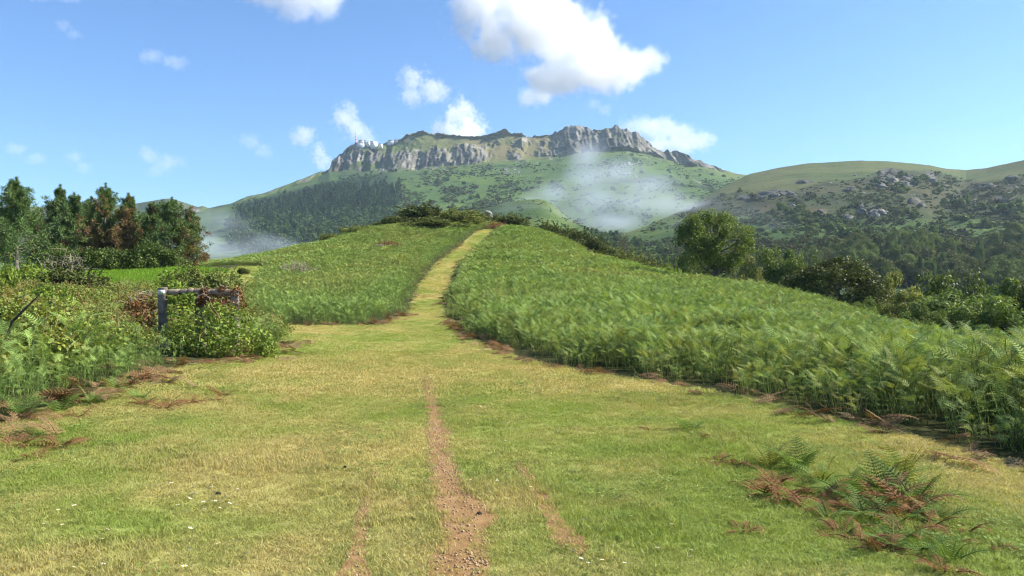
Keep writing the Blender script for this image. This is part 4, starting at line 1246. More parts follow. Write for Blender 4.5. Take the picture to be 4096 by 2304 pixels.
# woods on the mountain's left flank
def far_tree(seed, conifer):
    r = np.random.default_rng(seed); mb = MB()
    n = 240
    if conifer:
        z = r.random(n) ** .8; rad = (1 - z) * .30 + .02
        a_ = r.uniform(0, 6.28, n); P = np.stack([np.cos(a_) * rad * r.uniform(.5, 1, n), np.sin(a_) * rad * r.uniform(.5, 1, n), z * 1.0 + .05], -1)
        d = np.stack([np.cos(a_), np.sin(a_), 0 * a_ + .4], -1)
        mb.add(*leaves(P, .17, r, d, .2, .6), var=np.clip(r.normal(.35, .25, n), 0, 1))
    else:
        C = [(.0, 0, .65), (.22, .05, .5), (-.2, .1, .52), (.05, -.22, .5), (0, .2, .45), (.1, .1, .8)]
        crown_fill(mb, np.array(C), [.30, .24, .24, .25, .25, .18], 60, .15, r)
    mb.add(*tube([[0, 0, -.2], [0, 0, .4]], [.03, .02], 4), var=.1)
    return mb.mesh('far_tree', M_FAR)
def wood(name, S, poly, n, h0, h1, kinds, label, tint):
    r = np.random.default_rng(n)
    P_ = np.array(poly); u = r.uniform(P_[:, 0].min(), P_[:, 0].max(), n * 4); v = r.uniform(P_[:, 1].min(), P_[:, 1].max(), n * 4)
    k = in_poly(u + 7 * r.normal(size=len(u)), v + 1.4 * r.normal(size=len(u)), poly); u, v = u[k][:n], v[k][:n]
    P = on_sheet(S, u, v); m = len(P)
    h = r.uniform(h0, h1, m)
    scatter(name, P, np.stack([0 * h, 0 * h, r.uniform(0, 6, m)], -1), np.stack([h * r.uniform(.85, 1.2, m), h, h], -1), r.integers(0, len(kinds), m), np.clip(r.normal(tint, .25, m), 0, 1), kinds, label)
FC = [far_tree(900 + i, True) for i in range(3)]; FL = [far_tree(910 + i, False) for i in range(3)]
wood('conifer_plantation', mountain, [(236,221),(262,209),(300,198),(345,189),(396,186),(403,194),(398,208),(380,216),(330,220),(280,224)], 620, 11, 17, FC, 'conifer plantation on the left flank of the mountain', .8)
wood('mountain_wood', mountain, [(228,226),(262,219),(300,218),(345,217),(385,213),(412,219),(408,232),(395,242),(300,262),(250,262),(236,244)], 760, 11, 18, FL + FL + FC[:1], 'leafy wood below the conifer plantation', .35)
wood('shade_scrub', mountain, [(232,210),(262,201),(300,192),(340,181),(384,173),(388,178),(345,188),(300,198),(262,208),(240,213)], 260, 5, 9, FL, 'dark scrub standing in for the shaded slope along the mountain shoulder', .8)  # low growth set along the painted shade of the shoulder, darkening it further
wood('copse', spur, [(585,232),(610,236),(640,240),(680,248),(680,262),(600,250)], 60, 4, 7, FL, 'pale green copse at the end of the spur', .2)

# ------------------------------------------------------------------ summit buildings and mast
def box(x0, x1, y0, y1, z0, z1):
    v = [(x, y, z) for z in (z0, z1) for y in (y0, y1) for x in (x0, x1)]
    return np.array(v, float), np.array([[0, 2, 3, 1], [4, 5, 7, 6], [0, 1, 5, 4], [2, 6, 7, 3], [0, 4, 6, 2], [1, 3, 7, 5]])
M_WHITE = rough_mat('white_render', (.74, .74, .72), (.82, .82, .80), .3, .1)
M_GREYW = rough_mat('shade_and_trim_grey', (.50, .52, .55), (.60, .62, .65), .3, .1)  # wall shade put into a bluish grey; also plain grey for roofs and pole
M_ROOFD = rough_mat('dark_roofing', (.10, .10, .11), (.18, .17, .17), .5, .2)
M_GLASS = rough_mat('window_glass', (.03, .035, .045), (.06, .065, .075), .5, 0, .15)
M_RED = rough_mat('red_mast_paint', (.50, .035, .03), (.62, .06, .05), .5, .05, .5)
PX = 1890 / F                                       # metres per pixel at the summit
def summit(u, v, d=1890.0): return at(u, v, d)
def building(name, u0, u1, vbase, vtop, depth, rz, label, gable=0.0, wall=M_WHITE, nwin=3, rows=1, d=1890.0, block=None):
    w, h = (u1 - u0) * PX, (vbase - vtop) * PX
    e = empty(name, summit((u0 + u1) / 2, vbase, d), rz)
    link('wall', MB().add(*box(-w / 2, w / 2, 0, depth, -5, h)).mesh('wall', wall), e)
    if gable:
        g = gable * PX
        v = np.array([(-w / 2 - .4, -.5, h - .1), (w / 2 + .4, -.5, h - .1), (w / 2 + .4, depth + .5, h - .1), (-w / 2 - .4, depth + .5, h - .1), (0, -.5, h + g), (0, depth + .5, h + g)])
        mb = MB().add(v, [[0, 4, 5, 3], [1, 2, 5, 4], [0, 3, 2, 1]])
        mb.F.append(np.array([[0, 1, 4], [2, 3, 5]])); mb.A.append(np.full(2, .5)); mb.M.append(np.zeros(2, int))
    else:
        mb = MB().add(*box(-w / 2 - .5, w / 2 + .5, -.5, depth + .5, h + .002, h + .7))
    link('roof', mb.mesh('roof', M_ROOFD if gable or nwin > 3 else M_GREYW), e)
    wm = MB().add(*box(-.7, .7, -.06, .1, 0, 1.6)).mesh('window', M_GLASS)
    for b in range(rows):
        for a_ in range(nwin):
            link('window', wm, e, ((a_ + .5) / nwin * w - w / 2, 0, h * (b + .55) / rows - .6))
    return tag(e, label, 'building', 'summit buildings')
building('summit_station', 354.2, 363.4, 147.2, 142.9, 14, -.25, 'long low station building with shade-grey front on the summit', 0, M_GREYW, 6, 2)
building('station_house', 358.2, 363.2, 143.0, 140.6, 10, -.25, 'gabled upper house on top of the long station building', 1.0, M_GREYW, 2, 1, 1893)
building('white_hall', 363.2, 367.2, 143.8, 140.6, 12, -.5, 'white hall right of the gabled station house', .4, M_WHITE, 2, 1, 1900)
building('narrow_tower', 367.4, 369.0, 146.0, 141.4, 6, -.2, 'narrow white tower between hall and white cube block', 0, M_WHITE, 1, 2, 1896)
building('white_block', 369.2, 374.4, 146.4, 141.4, 12, -.7, 'bright white cube block with lean-to roof on the summit', .5, M_WHITE, 2, 1)
building('white_hut', 378.6, 381.6, 146.0, 143.9, 7, -.4, 'tiny white hut alone on the summit saddle', .6, M_WHITE, 1, 1)
building('ridge_inn', 387.2, 393.6, 143.2, 140.6, 10, -.2, 'grey gabled inn below the upper ridge', 1.2, M_GREYW, 3, 1, 1915)
building('inn_annex', 393.8, 398.4, 142.2, 139.6, 10, -.5, 'white flat-roofed annex beside the gabled inn', 0, M_WHITE, 3, 1, 1918)
b0 = summit(355.9, 144.0, 1892)
e = empty('antenna_mast', b0)
zs = np.array([0, 2.2, 3.6, 5.2, 6.6, 8.4, 9.6, 11.2, 12.6, 13.4]) * PX
for i in range(9):
    w_ = (2.6, 2.0, 2.3, 1.7, 1.6, 1.4, 1.3, 1.9, .7)[i]
    link('mast_section', MB().add(*tube([(0, 0, zs[i] + (.0 if i else -6)), (0, 0, zs[i + 1])], [w_ * .55, w_ * .5], 8)).mesh('mast_section', M_RED if i in (0, 2, 4, 6, 8) else M_WHITE), e)
tag(e, 'tall red and white banded antenna mast on the summit', 'mast')
e = empty('thin_pole', summit(408.5 * 1.0 - 6.6, 140.5, 1930))
link('shaft', MB().add(*tube([(0, 0, -4), (0, 0, 12)], [.22, .12], 6)).mesh('shaft', M_GREYW), e)
link('sensor', MB().add(*tube([(0, 0, 12), (0, 0, 13.2)], [.7, .5], 8)).mesh('sensor', M_WHITE), e)
tag(e, 'slender pole with white head on the upper ridge', 'pole')

# ------------------------------------------------------------------ overgrown timber frame at the left
pb = ground_at(163, 19.6)
e = empty('timber_frame', pb)
pz = at(163, 287.5, 19.6)[2] - pb[2]
def rounded_post(w, dpt, h, seed, z0=-.3):
    n = 14; a_ = np.linspace(0, 2 * math.pi, n, endpoint=False)
    sx = np.sign(np.cos(a_)) * np.abs(np.cos(a_)) ** .55; sy = np.sign(np.sin(a_)) * np.abs(np.sin(a_)) ** .55
    zs_ = np.concatenate([[z0], np.linspace(.1, h - .03, 9), [h]])
    V = []
    for i, z in enumerate(zs_):
        k = (.90 if i == len(zs_) - 1 else 1) * (1 + .05 * vnoise(z * 4, seed, 0, seed))
        V.append(np.stack([sx * w / 2 * k + .012 * vnoise(z * 3, 3, 0, seed), sy * dpt / 2 * k, np.full(n, z) + (.012 * sx if i == len(zs_) - 1 else 0)], -1))
    V = np.concatenate(V); m = len(zs_)
    f = [[i * n + j, i * n + (j + 1) % n, (i + 1) * n + (j + 1) % n, (i + 1) * n + j] for i in range(m - 1) for j in range(n)]
    V = np.append(V, [[0, 0, h + .008]], 0)
    mb = MB().add(V, f)
    mb.F.append(np.array([[(m - 1) * n + j, (m - 1) * n + (j + 1) % n, len(V) - 1] for j in range(n)])); mb.A.append(np.full(n, .5)); mb.M.append(np.zeros(n, int))
    return mb.mesh('post', M_WOOD, True)
link('post', rounded_post(.20, .18, pz, 3), e)
link('post', rounded_post(.26, .16, pz - .12, 5), e, (.86, .18, 0))
link('post', rounded_post(.20, .16, pz - .10, 8), e, (1.72, .10, 0))
zb = pz - .11
for x0_, x1_, rr_ in ((.115, .40, .082), (.41, .58, .078), (.60, .74, .086), (.75, .90, .082), (.93, 1.16, .075), (1.17, 1.62, .088)):
    n_ = 6; xs_ = np.linspace(x0_, x1_, n_)
    rad = rr_ * np.array([.86, 1, 1.02, 1.0, 1.02, .86])
    v_, f_ = tube(np.stack([xs_, .05 + 0 * xs_, zb + .012 * vnoise(xs_ * 5, 2)], -1), rad, 12)
    mb = MB().add(v_, f_)
    mb.add(np.append(v_[:12], [[x0_ - .005, .05, zb]], 0), [[j, 12, (j + 1) % 12] for j in range(12)])
    mb.add(np.append(v_[-12:], [[x1_ + .005, .05, zb]], 0), [[j, (j + 1) % 12, 12] for j in range(12)])
    link('log', mb.mesh('log', M_LOG, True), e)
sp_ = link('sign_plate', MB().add(*box(-.082, .082, -.012, .0, -.055, .055)).mesh('sign_plate', rough_mat('white_plate', (.78, .78, .78), (.86, .86, .86), 20, .05, .5)), e, (.005, -.097, pz - .115))
sp_['label'] = 'small white plate with dark worn marks'
M_MARK = rough_mat('dark_marking', (.10, .10, .12), (.2, .2, .22), 40, .05)
for x0_, x1_, z0_, z1_ in ((-.055, -.040, .005, .035), (-.050, -.020, -.038, -.028), (-.010, .006, -.045, -.012), (.010, .040, -.020, -.008), (.030, .045, -.045, -.022), (-.028, -.010, .012, .022), (.028, .052, .018, .028)):
    link('mark', MB().add(*box(x0_, x1_, -.0155, -.0125, z0_, z1_)).mesh('mark', M_MARK), sp_)
tag(e, 'weathered timber frame of posts and logs overgrown with bramble', 'frame')

# what grows over the frame
def heap(name, C, Rr, n, leaf, mat, label, category, twigs=0, twigmat=None, frs=0, frmat=None, seed=0, base=None, aspect=.65):
    r = np.random.default_rng(seed)
    C = np.array(C, float); base = C.mean(0) if base is None else np.array(base)
    e = empty(name, base)
    cb = MB(); crown_fill(cb, C - base, Rr, n, leaf, r, .9, .5, 0, aspect)
    link('foliage', cb.mesh('foliage', mat), e)
    if twigs:
        tb = MB()
        for q in range(twigs):
            i = r.integers(len(C)); d = unit(r.normal(size=3)); d[2] = abs(d[2]) * .8
            p0 = C[i] - base + r.normal(size=3) * Rr[i] * .4; p1 = p0 + d * Rr[i] * r.uniform(.8, 1.7)
            tb.add(*tube([p0, (p0 + p1) / 2 + r.normal(size=3) * .04, p1], [.009, .007, .003], 4))
        link('stalks', tb.mesh('stalks', twigmat), e)
    if frs:
        for q in range(frs):
            fb = MB(); i = r.integers(len(C)); az = r.uniform(3.4, 6.0)
            frond(fb, C[i] - base + unit(r.normal(size=3)) * Rr[i] * .5, az, R(r.uniform(10, 50)), r.uniform(.35, .6), 13, 6, r, 1.0, .38)
            link('frond', fb.mesh('frond', frmat), e)
    return tag(e, label, category)
def hp(u, v, d): return at(u, v, d)
heap('bramble_bush', [hp(180, 312, 19.2), hp(186, 302, 19.4), hp(178, 330, 18.9), hp(195, 330, 18.6), hp(210, 322, 18.7), hp(228, 320, 18.8), hp(222, 335, 18.3), hp(240, 330, 18.6), hp(250, 340, 18.3), hp(235, 345, 18.0), hp(215, 348, 17.9), hp(198, 345, 18.0), hp(262, 344, 18.5), hp(268, 350, 18.4), hp(180, 346, 18.1), hp(172, 300, 19.5), hp(192, 297, 19.55), hp(215, 312, 19.2)],
     [.34, .25, .36, .46, .48, .48, .46, .48, .46, .40, .34, .34, .36, .3, .32, .12, .12, .3], 330, .075, M_BRAMT, 'bright bramble bush spilling over the front of the timber frame', 'bush', 30, M_STALK, 9, M_FERN, 901)
heap('dry_bramble', [hp(208, 298, 19.6), hp(222, 297, 19.7), hp(234, 297, 19.9), hp(226, 306, 19.4), hp(238, 306, 19.6), hp(215, 306, 19.4), hp(200, 300, 19.5), hp(205, 291, 19.62), hp(222, 290, 19.62), hp(180, 293, 19.62), hp(236, 292, 19.7)], [.20, .22, .25, .22, .22, .2, .14, .1, .13, .06, .16], 130, .07, M_DEADT,
     'dry tan bramble tangle draped over the log end of the frame', 'bramble', 70, M_TWIG, 0, None, 902)
heap('dead_fern_heap', [hp(146, 303, 19.5), hp(138, 308, 19.3), hp(130, 308, 19.3), hp(142, 318, 19.2), hp(148, 328, 19.2), hp(150, 312, 19.7), hp(140, 335, 19.0)], [.26, .26, .24, .26, .26, .22, .24], 120, .09, M_DEADT,
     'rusty dead fern heap leaning on the outer post of the frame', 'fern heap', 40, M_TWIG, 8, M_DEADT, 903, None, .45)
heap('fallen_branch', [hp(140, 292, 19.9), hp(150, 294, 19.9)], [.10, .10], 6, .04, M_DEADT, 'pale forked dead branch sticking up beside the post', 'branch', 14, M_TWIG, 0, None, 904)

# dark dead stick lying over the left bank
pts_ = [hp(8, 333, 12.2), hp(12, 322, 12.2), hp(22, 312, 12.1), hp(34, 300, 12.0), hp(41, 293, 12.0)]
o = link('dead_stick', MB().add(*tube(np.array(pts_) - pts_[0], [.02, .024, .018, .011, .005], 7)).mesh('dead_stick', rough_mat('dark_bark', (.05, .042, .034), (.12, .10, .085), 8, .5), True), None, pts_[0])
tag(o, 'dark curved dead stick leaning in the left bank', 'stick')

# ------------------------------------------------------------------ ferns and withered patches on the lawn
def fern_plant(name, u, v, h, nf, seed, mats, label, spread=(40, 75), category='fern', group=None, k=8, pairs=15, lean=None):
    """crown of separate fronds standing where pixel (u, v) meets the lawn"""
    r = np.random.default_rng(seed)
    d = EYE * F / (v - CY); p = ground_at(u, d)
    e = empty(name, p - np.array([0, 0, .01]))
    for q in range(nf):
        fb = MB(); az = 2 * math.pi * (q + .5 * r.random()) / nf + seed
        frond(fb, np.array([.03 * math.cos(az), .03 * math.sin(az), .0]), az, R(r.uniform(*spread)), h * r.uniform(.75, 1.25), pairs, k, r, r.uniform(.5, 1.1) * (1.0 if mats[q % len(mats)] is not M_DEADT else 1.6), .36 if mats[q % len(mats)] is not M_DEADT else .22, 0, .5)
        link('frond', fb.mesh('frond', mats[q % len(mats)]), e)
    return tag(e, label, category, group)
LG, DD, YY = M_FERN, M_DEADT, M_FERN_Y
FERNS = [  # u, v(base), frond length, fronds, materials, spread, label
 (770, 468, .40, 6, [YY, YY, LG], (45, 80), 'pale yellow-green fern at the upper tip of the fern patch'),
 (798, 472, .42, 7, [LG], (50, 80), 'tall blue-green fern in the upper half of the fern patch'),
 (822, 482, .36, 7, [LG, YY], (35, 75), 'green fern in the middle of the fern patch'),
 (846, 497, .40, 8, [LG], (30, 70), 'spreading dark green fern in the middle of the fern patch'),
 (880, 490, .44, 7, [LG, LG, DD], (40, 78), 'tall green fern with a brown frond behind the patch centre'),
 (902, 486, .50, 6, [YY, LG], (60, 85), 'tallest upright yellow-green fern of the patch'),
 (915, 500, .44, 7, [LG], (25, 65), 'arching green fern at the right side of the patch'),
 (868, 516, .38, 9, [LG, LG, DD], (20, 60), 'dark low fern at the heart of the patch'),
 (900, 520, .40, 8, [DD, LG], (15, 60), 'half brown fern beside the patch heart'),
 (938, 520, .34, 5, [LG, YY], (20, 60), 'small grey-green fern with a bent frond at the patch side'),
 (893, 545, .34, 8, [LG], (15, 55), 'low green fern at the lower end of the patch'),
 (918, 548, .34, 7, [LG], (15, 60), 'feathery green fern at the lower tip of the patch'),
 (830, 520, .26, 6, [LG, YY], (20, 60), 'small fern at the front edge of the patch'),
 (690, 432, .34, 6, [LG], (25, 70), 'lone green fern on the lawn before the bracken field'),
 (700, 440, .26, 5, [LG, DD], (15, 55), 'low fern touching the lone green fern'),
 (950, 560, .26, 4, [LG], (40, 80), 'spindly fern below the patch')]
for i, (u, v, h, nf, ms, spd, lab) in enumerate(FERNS):
    fern_plant('fern', u, v, h * .68, nf + 2, 1000 + i, ms, lab, spd, 'fern', 'ferns on the lawn', 6, 12)
LF = [(140, 402, .34, 6, [LG], (30, 70), 'small green fern in front of the left bank'), (168, 405, .28, 5, [LG, DD], (20, 60), 'small green fern among brown fronds on the lawn'),
      (217, 402, .28, 5, [DD, LG], (20, 60), 'brown-tipped fern at the inner end of the withered patch'), (60, 415, .46, 7, [LG], (35, 70), 'light green fern standing out from the left bank'),
      (92, 408, .44, 7, [LG], (35, 70), 'light green fern at the foot of the left bank'), (20, 418, .46, 7, [LG], (35, 70), 'fern at the outer foot of the left bank'), (118, 396, .40, 7, [LG, YY], (35, 70), 'yellowing fern at the foot of the left bank')]
for i, (u, v, h, nf, ms, spd, lab) in enumerate(LF):
    fern_plant('fern', u, v, h * .8, nf, 1040 + i, ms, lab, spd, 'fern', 'ferns on the lawn', 6, 12)
DEADP = [  # u, v, frond length, fronds, label
 (762, 495, .30, 8, 'flat rusty fern litter at the left flank of the fern patch'), (785, 500, .32, 9, 'rusty dead fronds in front of the tall blue-green fern'), (808, 508, .30, 9, 'rusty dead fronds at the patch front'),
 (885, 505, .34, 10, 'brown dead fronds at the patch centre'), (912, 512, .34, 10, 'large brown dead clump right of the patch centre'), (862, 545, .24, 7, 'rusty litter below the patch centre'), (880, 552, .24, 6, 'rusty litter near the lower end of the patch'),
 (735, 467, .22, 6, 'small brown litter up and left of the patch'), (715, 464, .20, 5, 'thin brown litter near the lone fern'), (965, 530, .16, 5, 'grey-brown dry clump right of the patch'), (990, 545, .16, 5, 'brown dry clump near the picture edge'),
 (945, 573, .22, 8, 'tan dry clump at the bottom edge'), (742, 532, .14, 5, 'tiny brown litter on the lawn before the patch'), (650, 432, .16, 5, 'tiny brown litter left of the lone fern'), (840, 535, .22, 6, 'thin brown litter ahead of the small front fern'),
 (165, 410, .34, 10, 'rusty dead fern heap on the lawn before the left bank'), (190, 405, .26, 7, 'brown fern litter beside the rusty heap'), (145, 407, .28, 7, 'brown fern litter left of the rusty heap'), (224, 398, .28, 6, 'dark brown fern litter at the end of the row'),
 (78, 419, .26, 7, 'flat brown litter close to the bank foot'), (178, 385, .22, 6, 'thin rusty streak of litter farther up the lawn'), (15, 446, .30, 8, 'rusty litter cut by the picture edge'), (60, 446, .34, 9, 'dark rusty litter mound on the left lawn'),
 (115, 447, .16, 5, 'small straw litter on the left lawn'), (30, 458, .20, 6, 'pinkish litter below the dark rusty mound'), (192, 445, .12, 5, 'tiny rusty litter in mid lawn'), (775, 486, .26, 7, 'brown dead fronds under the pale yellow-green fern'), (850, 510, .28, 8, 'brown dead fronds between the two dark ferns'), (925, 527, .22, 6, 'brown dead fronds under the arching fern'), (820, 497, .26, 7, 'rusty fronds in the middle of the fern patch'), (905, 535, .24, 7, 'rusty fronds below the large brown clump'),
 (212, 393, .18, 5, 'thin brown sprig at the end of the withered patch')]
for i, (u, v, L, nf, lab) in enumerate(DEADP):
    fern_plant('dead_fern', u, v, L * 1.0, nf + 3, 1100 + i, [DD], lab, (0, 55), 'dead fern', 'withered ferns on the lawn', 5, 11)

# sheep droppings
for i, (u, v, lab) in enumerate(((218, 496, 'dark dropping lying beside the daisies'), (479, 517, 'small dark dropping between the ruts'), (345, 470, 'dark dropping on the dry turf left of the ruts'))):
    p = ground_at(u, EYE * F / (v - CY))
    o = link('dropping', rock_mesh(850 + i, 12, .022, .015, .014, rough_mat('dropping_matter', (.02, .016, .012), (.05, .04, .03), 60, .5)), None, p + [0, 0, .012])
    o.rotation_euler = (0, 0, i * 1.1)
    tag(o, lab, 'dropping')

# daisies and hawkbits in the turf
M_PETAL = rough_mat('daisy_petal', (.80, .80, .78), (.86, .86, .84), 30, .05)
M_EYE = rough_mat('flower_eye', (.70, .48, .03), (.78, .56, .05), 30, .05)
def flower(petal):
    pm, em = MB(), MB()
    for q in range(9):
        a_ = q / 9 * 6.283; c_, s_ = math.cos(a_), math.sin(a_); w_ = .0036
        pm.add([(c_ * .004 - s_ * w_ * .5, s_ * .004 + c_ * w_ * .5, .03), (c_ * .004 + s_ * w_ * .5, s_ * .004 - c_ * w_ * .5, .03), (c_ * .013 + s_ * w_, s_ * .013 - c_ * w_, .033), (c_ * .013 - s_ * w_, s_ * .013 + c_ * w_, .033)], [[0, 1, 2, 3]])
    em.add(*tube([(0, 0, .029), (0, 0, .034)], [.0045, .003], 6))
    em.add([(.0045 * math.cos(t), .0045 * math.sin(t), .0345) for t in np.arange(6) * 1.047], [[0, 1, 2], [0, 2, 3], [0, 3, 4], [0, 4, 5]])
    em.add(*tube([(0, 0, 0), (0, 0, .03)], [.001, .001], 3), mat=1)
    return pm.mesh('petals', petal), em.mesh('eye', [M_EYE, M_GRASS])
DA, HA = flower(M_PETAL), flower(M_EYE)
rf = np.random.default_rng(81)
def flowers(name, T, spots, label, group, sc):
    for (u, v) in spots:
        d = EYE * F / (v - CY); p = ground_at(u, d)
        e = empty(name, p, rf.uniform(0, 6)); s = sc * rf.uniform(.75, 1.25); e.scale = (s, s, s); e.rotation_euler = (-.35 + .2 * rf.normal(), .2 * rf.normal(), rf.uniform(-.5, .5))
        link('petals', T[0], e); link('eye', T[1], e)
        tag(e, label, 'flower', group)
sp1 = [(rf.normal(205, 24), rf.normal(499, 8)) for _ in range(42)] + [(rf.uniform(20, 300), rf.uniform(505, 574)) for _ in range(38)]
flowers('daisy', DA, sp1, 'small white daisy in the turf left of the ruts', 'daisies left of the ruts', 1.0)
sp2 = [(rf.normal(505, 28), rf.normal(478, 8)) for _ in range(22)] + [(rf.uniform(560, 720), rf.uniform(520, 572)) for _ in range(16)] + [(rf.uniform(470, 600), rf.uniform(400, 450)) for _ in range(16)]
flowers('daisy', DA, sp2, 'small white daisy in the turf between and right of the ruts', 'daisies between and right of the ruts', .95)
flowers('yellow_flower', HA, [(rf.uniform(40, 260), rf.uniform(455, 520)) for _ in range(22)] + [(14, 573), (41, 572), (20, 558)], 'tiny yellow flower in the turf left of the ruts', 'yellow flowers left of the ruts', .8)

# ------------------------------------------------------------------ air: haze, mist and clouds
def vol_mat(name, color, density, aniso=0.0, attr='density'):
    m, nt = new_mat(name)
    v = nd(nt, 'ShaderNodeVolumePrincipled', {'Color': c4(color), 'Density': density, 'Anisotropy': aniso})
    v.inputs['Density Attribute'].default_value = attr
    nt.links.new(v.outputs[0], nd(nt, 'ShaderNodeOutputMaterial').inputs['Volume'])
    return m

hv, hf = box(-2700, 2700, -2550, 2650, -110, 480)
hz = link('haze', MB().add(hv, hf).mesh('haze', vol_mat('thin_haze', (.66, .84, 1.0), HAZE, .3, '')))
tag(hz, 'thin bluish haze lying over valley and mountain', kind='stuff')

def puff(name, center, half, blobs, res, mat, nscale, erode, soft, detail=5.0, seed=0.0, amp2=.35):
    """vapour whose density is a union of rounded lobes eaten away by noise (a voxel grid)"""
    me = bpy.data.meshes.new(name)
    ob = link(name, me, None, center)
    ng = bpy.data.node_groups.new(name + '_vapour', 'GeometryNodeTree')
    ng.interface.new_socket('Geometry', in_out='INPUT', socket_type='NodeSocketGeometry')
    ng.interface.new_socket('Geometry', in_out='OUTPUT', socket_type='NodeSocketGeometry')
    go = ng.nodes.new('NodeGroupOutput'); ng.nodes.new('NodeGroupInput')
    pos = ng.nodes.new('GeometryNodeInputPosition').outputs[0]
    def M(op, a, b=None, c=None):
        n = ng.nodes.new('ShaderNodeMath'); n.operation = op
        for i, v in enumerate((a, b, c)):
            if v is None: continue
            if isinstance(v, bpy.types.NodeSocket): ng.links.new(v, n.inputs[i])
            else: n.inputs[i].default_value = v
        return n.outputs[0]
    def VM(op, a, b):
        n = ng.nodes.new('ShaderNodeVectorMath'); n.operation = op
        for i, v in enumerate((a, b)):
            if v is None: continue
            if isinstance(v, bpy.types.NodeSocket): ng.links.new(v, n.inputs[i])
            else: n.inputs[i].default_value = v
        return n.outputs['Value'] if op == 'LENGTH' else n.outputs[0]
    acc = None
    for (bx, by, bz, rx, ry, rz) in blobs:
        d = VM('LENGTH', VM('DIVIDE', VM('SUBTRACT', pos, (bx, by, bz)), (rx, ry, rz)), None)
        acc = d if acc is None else M('SMOOTH_MIN', acc, d, .45)
    off = VM('ADD', pos, (seed * 713.0, seed * 391.0, seed * 157.0))
    nz = nd(ng, 'ShaderNodeTexNoise', {'Vector': off, 'Scale': nscale, 'Detail': detail, 'Roughness': .58})
    nz2 = nd(ng, 'ShaderNodeTexNoise', {'Vector': off, 'Scale': nscale * 3.7, 'Detail': 3.0, 'Roughness': .6})
    ero = M('ADD', M('MULTIPLY', M('SUBTRACT', nz.outputs[0], .5), erode * 2), M('MULTIPLY', M('SUBTRACT', nz2.outputs[0], .5), erode * 2 * amp2))
    f = M('ADD', M('SUBTRACT', 1.0, acc), ero)
    mr = nd(ng, 'ShaderNodeMapRange', {'Value': f, 'From Min': 0.0, 'From Max': soft, 'To Min': 0.0, 'To Max': 1.0})
    mr.interpolation_type = 'SMOOTHSTEP'
    vc = nd(ng, 'GeometryNodeVolumeCube', {'Density': mr.outputs[0], 'Background': 0.0, 'Min': tuple(-h for h in half), 'Max': tuple(half), 'Resolution X': res[0], 'Resolution Y': res[1], 'Resolution Z': res[2]})
    sm = nd(ng, 'GeometryNodeSetMaterial', {'Geometry': vc.outputs[0], 'Material': mat})
    ng.links.new(sm.outputs[0], go.inputs[0])
    md = ob.modifiers.new('vapour', 'NODES'); md.node_group = ng
    return ob

CD = 5200.0                        # how far off the clouds float
CP = CD / F                        # metres per pixel there
M_CLOUD = vol_mat('cloud_vapour', (.999, .999, 1.0), .0085, 0.0)
M_CLOUD_T = vol_mat('thin_cloud_vapour', (.995, .996, 1.0), .0045, 0.0)
M_CLOUD_W = vol_mat('cloud_wisp_vapour', (.99, .993, 1.0), .0016, 0.0)
def cloud(u, v, w, h, lobes, mat, label, seed, erode=.42, soft=.35, res=96, name='cloud', far=None):
    """lobes in pixels relative to (u, v): (du, dv, ru, rv)"""
    CD = far or (7600.0 if name == 'cloud_wisp' else 5200.0)
    CP = CD / F
    c = at(u, v, CD)
    bl = [(a * CP, (((i * 37) % 11) / 11 - .5) * .3 * w * CP, -b * CP, ru * CP, max(ru, rv) * .8 * CP, rv * CP) for i, (a, b, ru, rv) in enumerate(lobes)]
    half = (w * .72 * CP, w * .55 * CP, h * .78 * CP)
    rx = res; rz = max(24, int(res * half[2] / half[0])); ry = max(24, int(res * .6 * half[1] / half[0]))
    o = puff(name, c, half, bl, (rx, ry, rz), mat, 1.0 / (max(8, .20 * max(w, h)) * CP), erode * (1.15 if w > 100 else 2.5), soft, 7.0, seed, .75)
    return tag(o, label, 'cloud', 'clouds in the blue sky', 'stuff')
cloud(556, 40, 230, 140, [(-72, -25, 36, 36), (-35, -32, 48, 42), (2, -28, 34, 34), (-15, 0, 48, 30), (25, 10, 46, 30), (60, 22, 40, 24), (88, 26, 20, 16), (0, 40, 38, 18), (-18, 50, 22, 13), (32, 38, 42, 16), (-60, 5, 28, 22)], M_CLOUD, 'big bright white cumulus high above the summit', 1.0, .80, .55, 170)
cloud(292, 0, 130, 90, [(-30, -20, 40, 26), (10, -14, 42, 30), (30, -6, 26, 24), (6, 14, 20, 16), (-20, -4, 26, 14)], M_CLOUD_T, 'white cloud cut by the top edge of the picture', 2.0, .45, .45, 96)
cloud(424, 90, 60, 48, [(-8, -8, 15, 14), (8, 3, 17, 12), (-12, 8, 14, 10), (10, -2, 14, 9)], M_CLOUD_T, 'small grey-white cloud below the big cumulus', 3.0, .5, .6, 72, far=6900.)
cloud(460, 124, 66, 56, [(0, -6, 18, 18), (-12, 6, 17, 13), (12, 4, 16, 14), (0, 16, 26, 14)], M_CLOUD, 'bright puffy cloud rising behind the flat summit ridge', 4.0, .5, .7, 72, far=6300.)
cloud(352, 126, 50, 56, [(-6, -8, 15, 15), (4, 4, 15, 14), (14, 16, 14, 10)], M_CLOUD_T, 'soft cloud behind the antenna mast', 5.0, .45, .6, 64, far=7900.)
cloud(304, 137, 34, 28, [(2, -1, 13, 10), (-4, 3, 11, 8)], M_CLOUD_T, 'little round cloud left of the antenna mast', 6.0, .45, .6, 48, far=8600.)
cloud(321, 157, 28, 30, [(-1, -3, 9, 11), (3, 6, 11, 9)], M_CLOUD_T, 'little cloud touching the left mountain shoulder', 7.0, .45, .7, 48, far=9300.)
cloud(662, 134, 96, 56, [(-24, -4, 22, 12), (2, -2, 20, 15), (22, 4, 22, 14), (36, 10, 16, 10), (0, 12, 34, 10)], M_CLOUD_T, 'white cloud bank behind the right end of the summit crags', 8.0, .42, .45, 80)
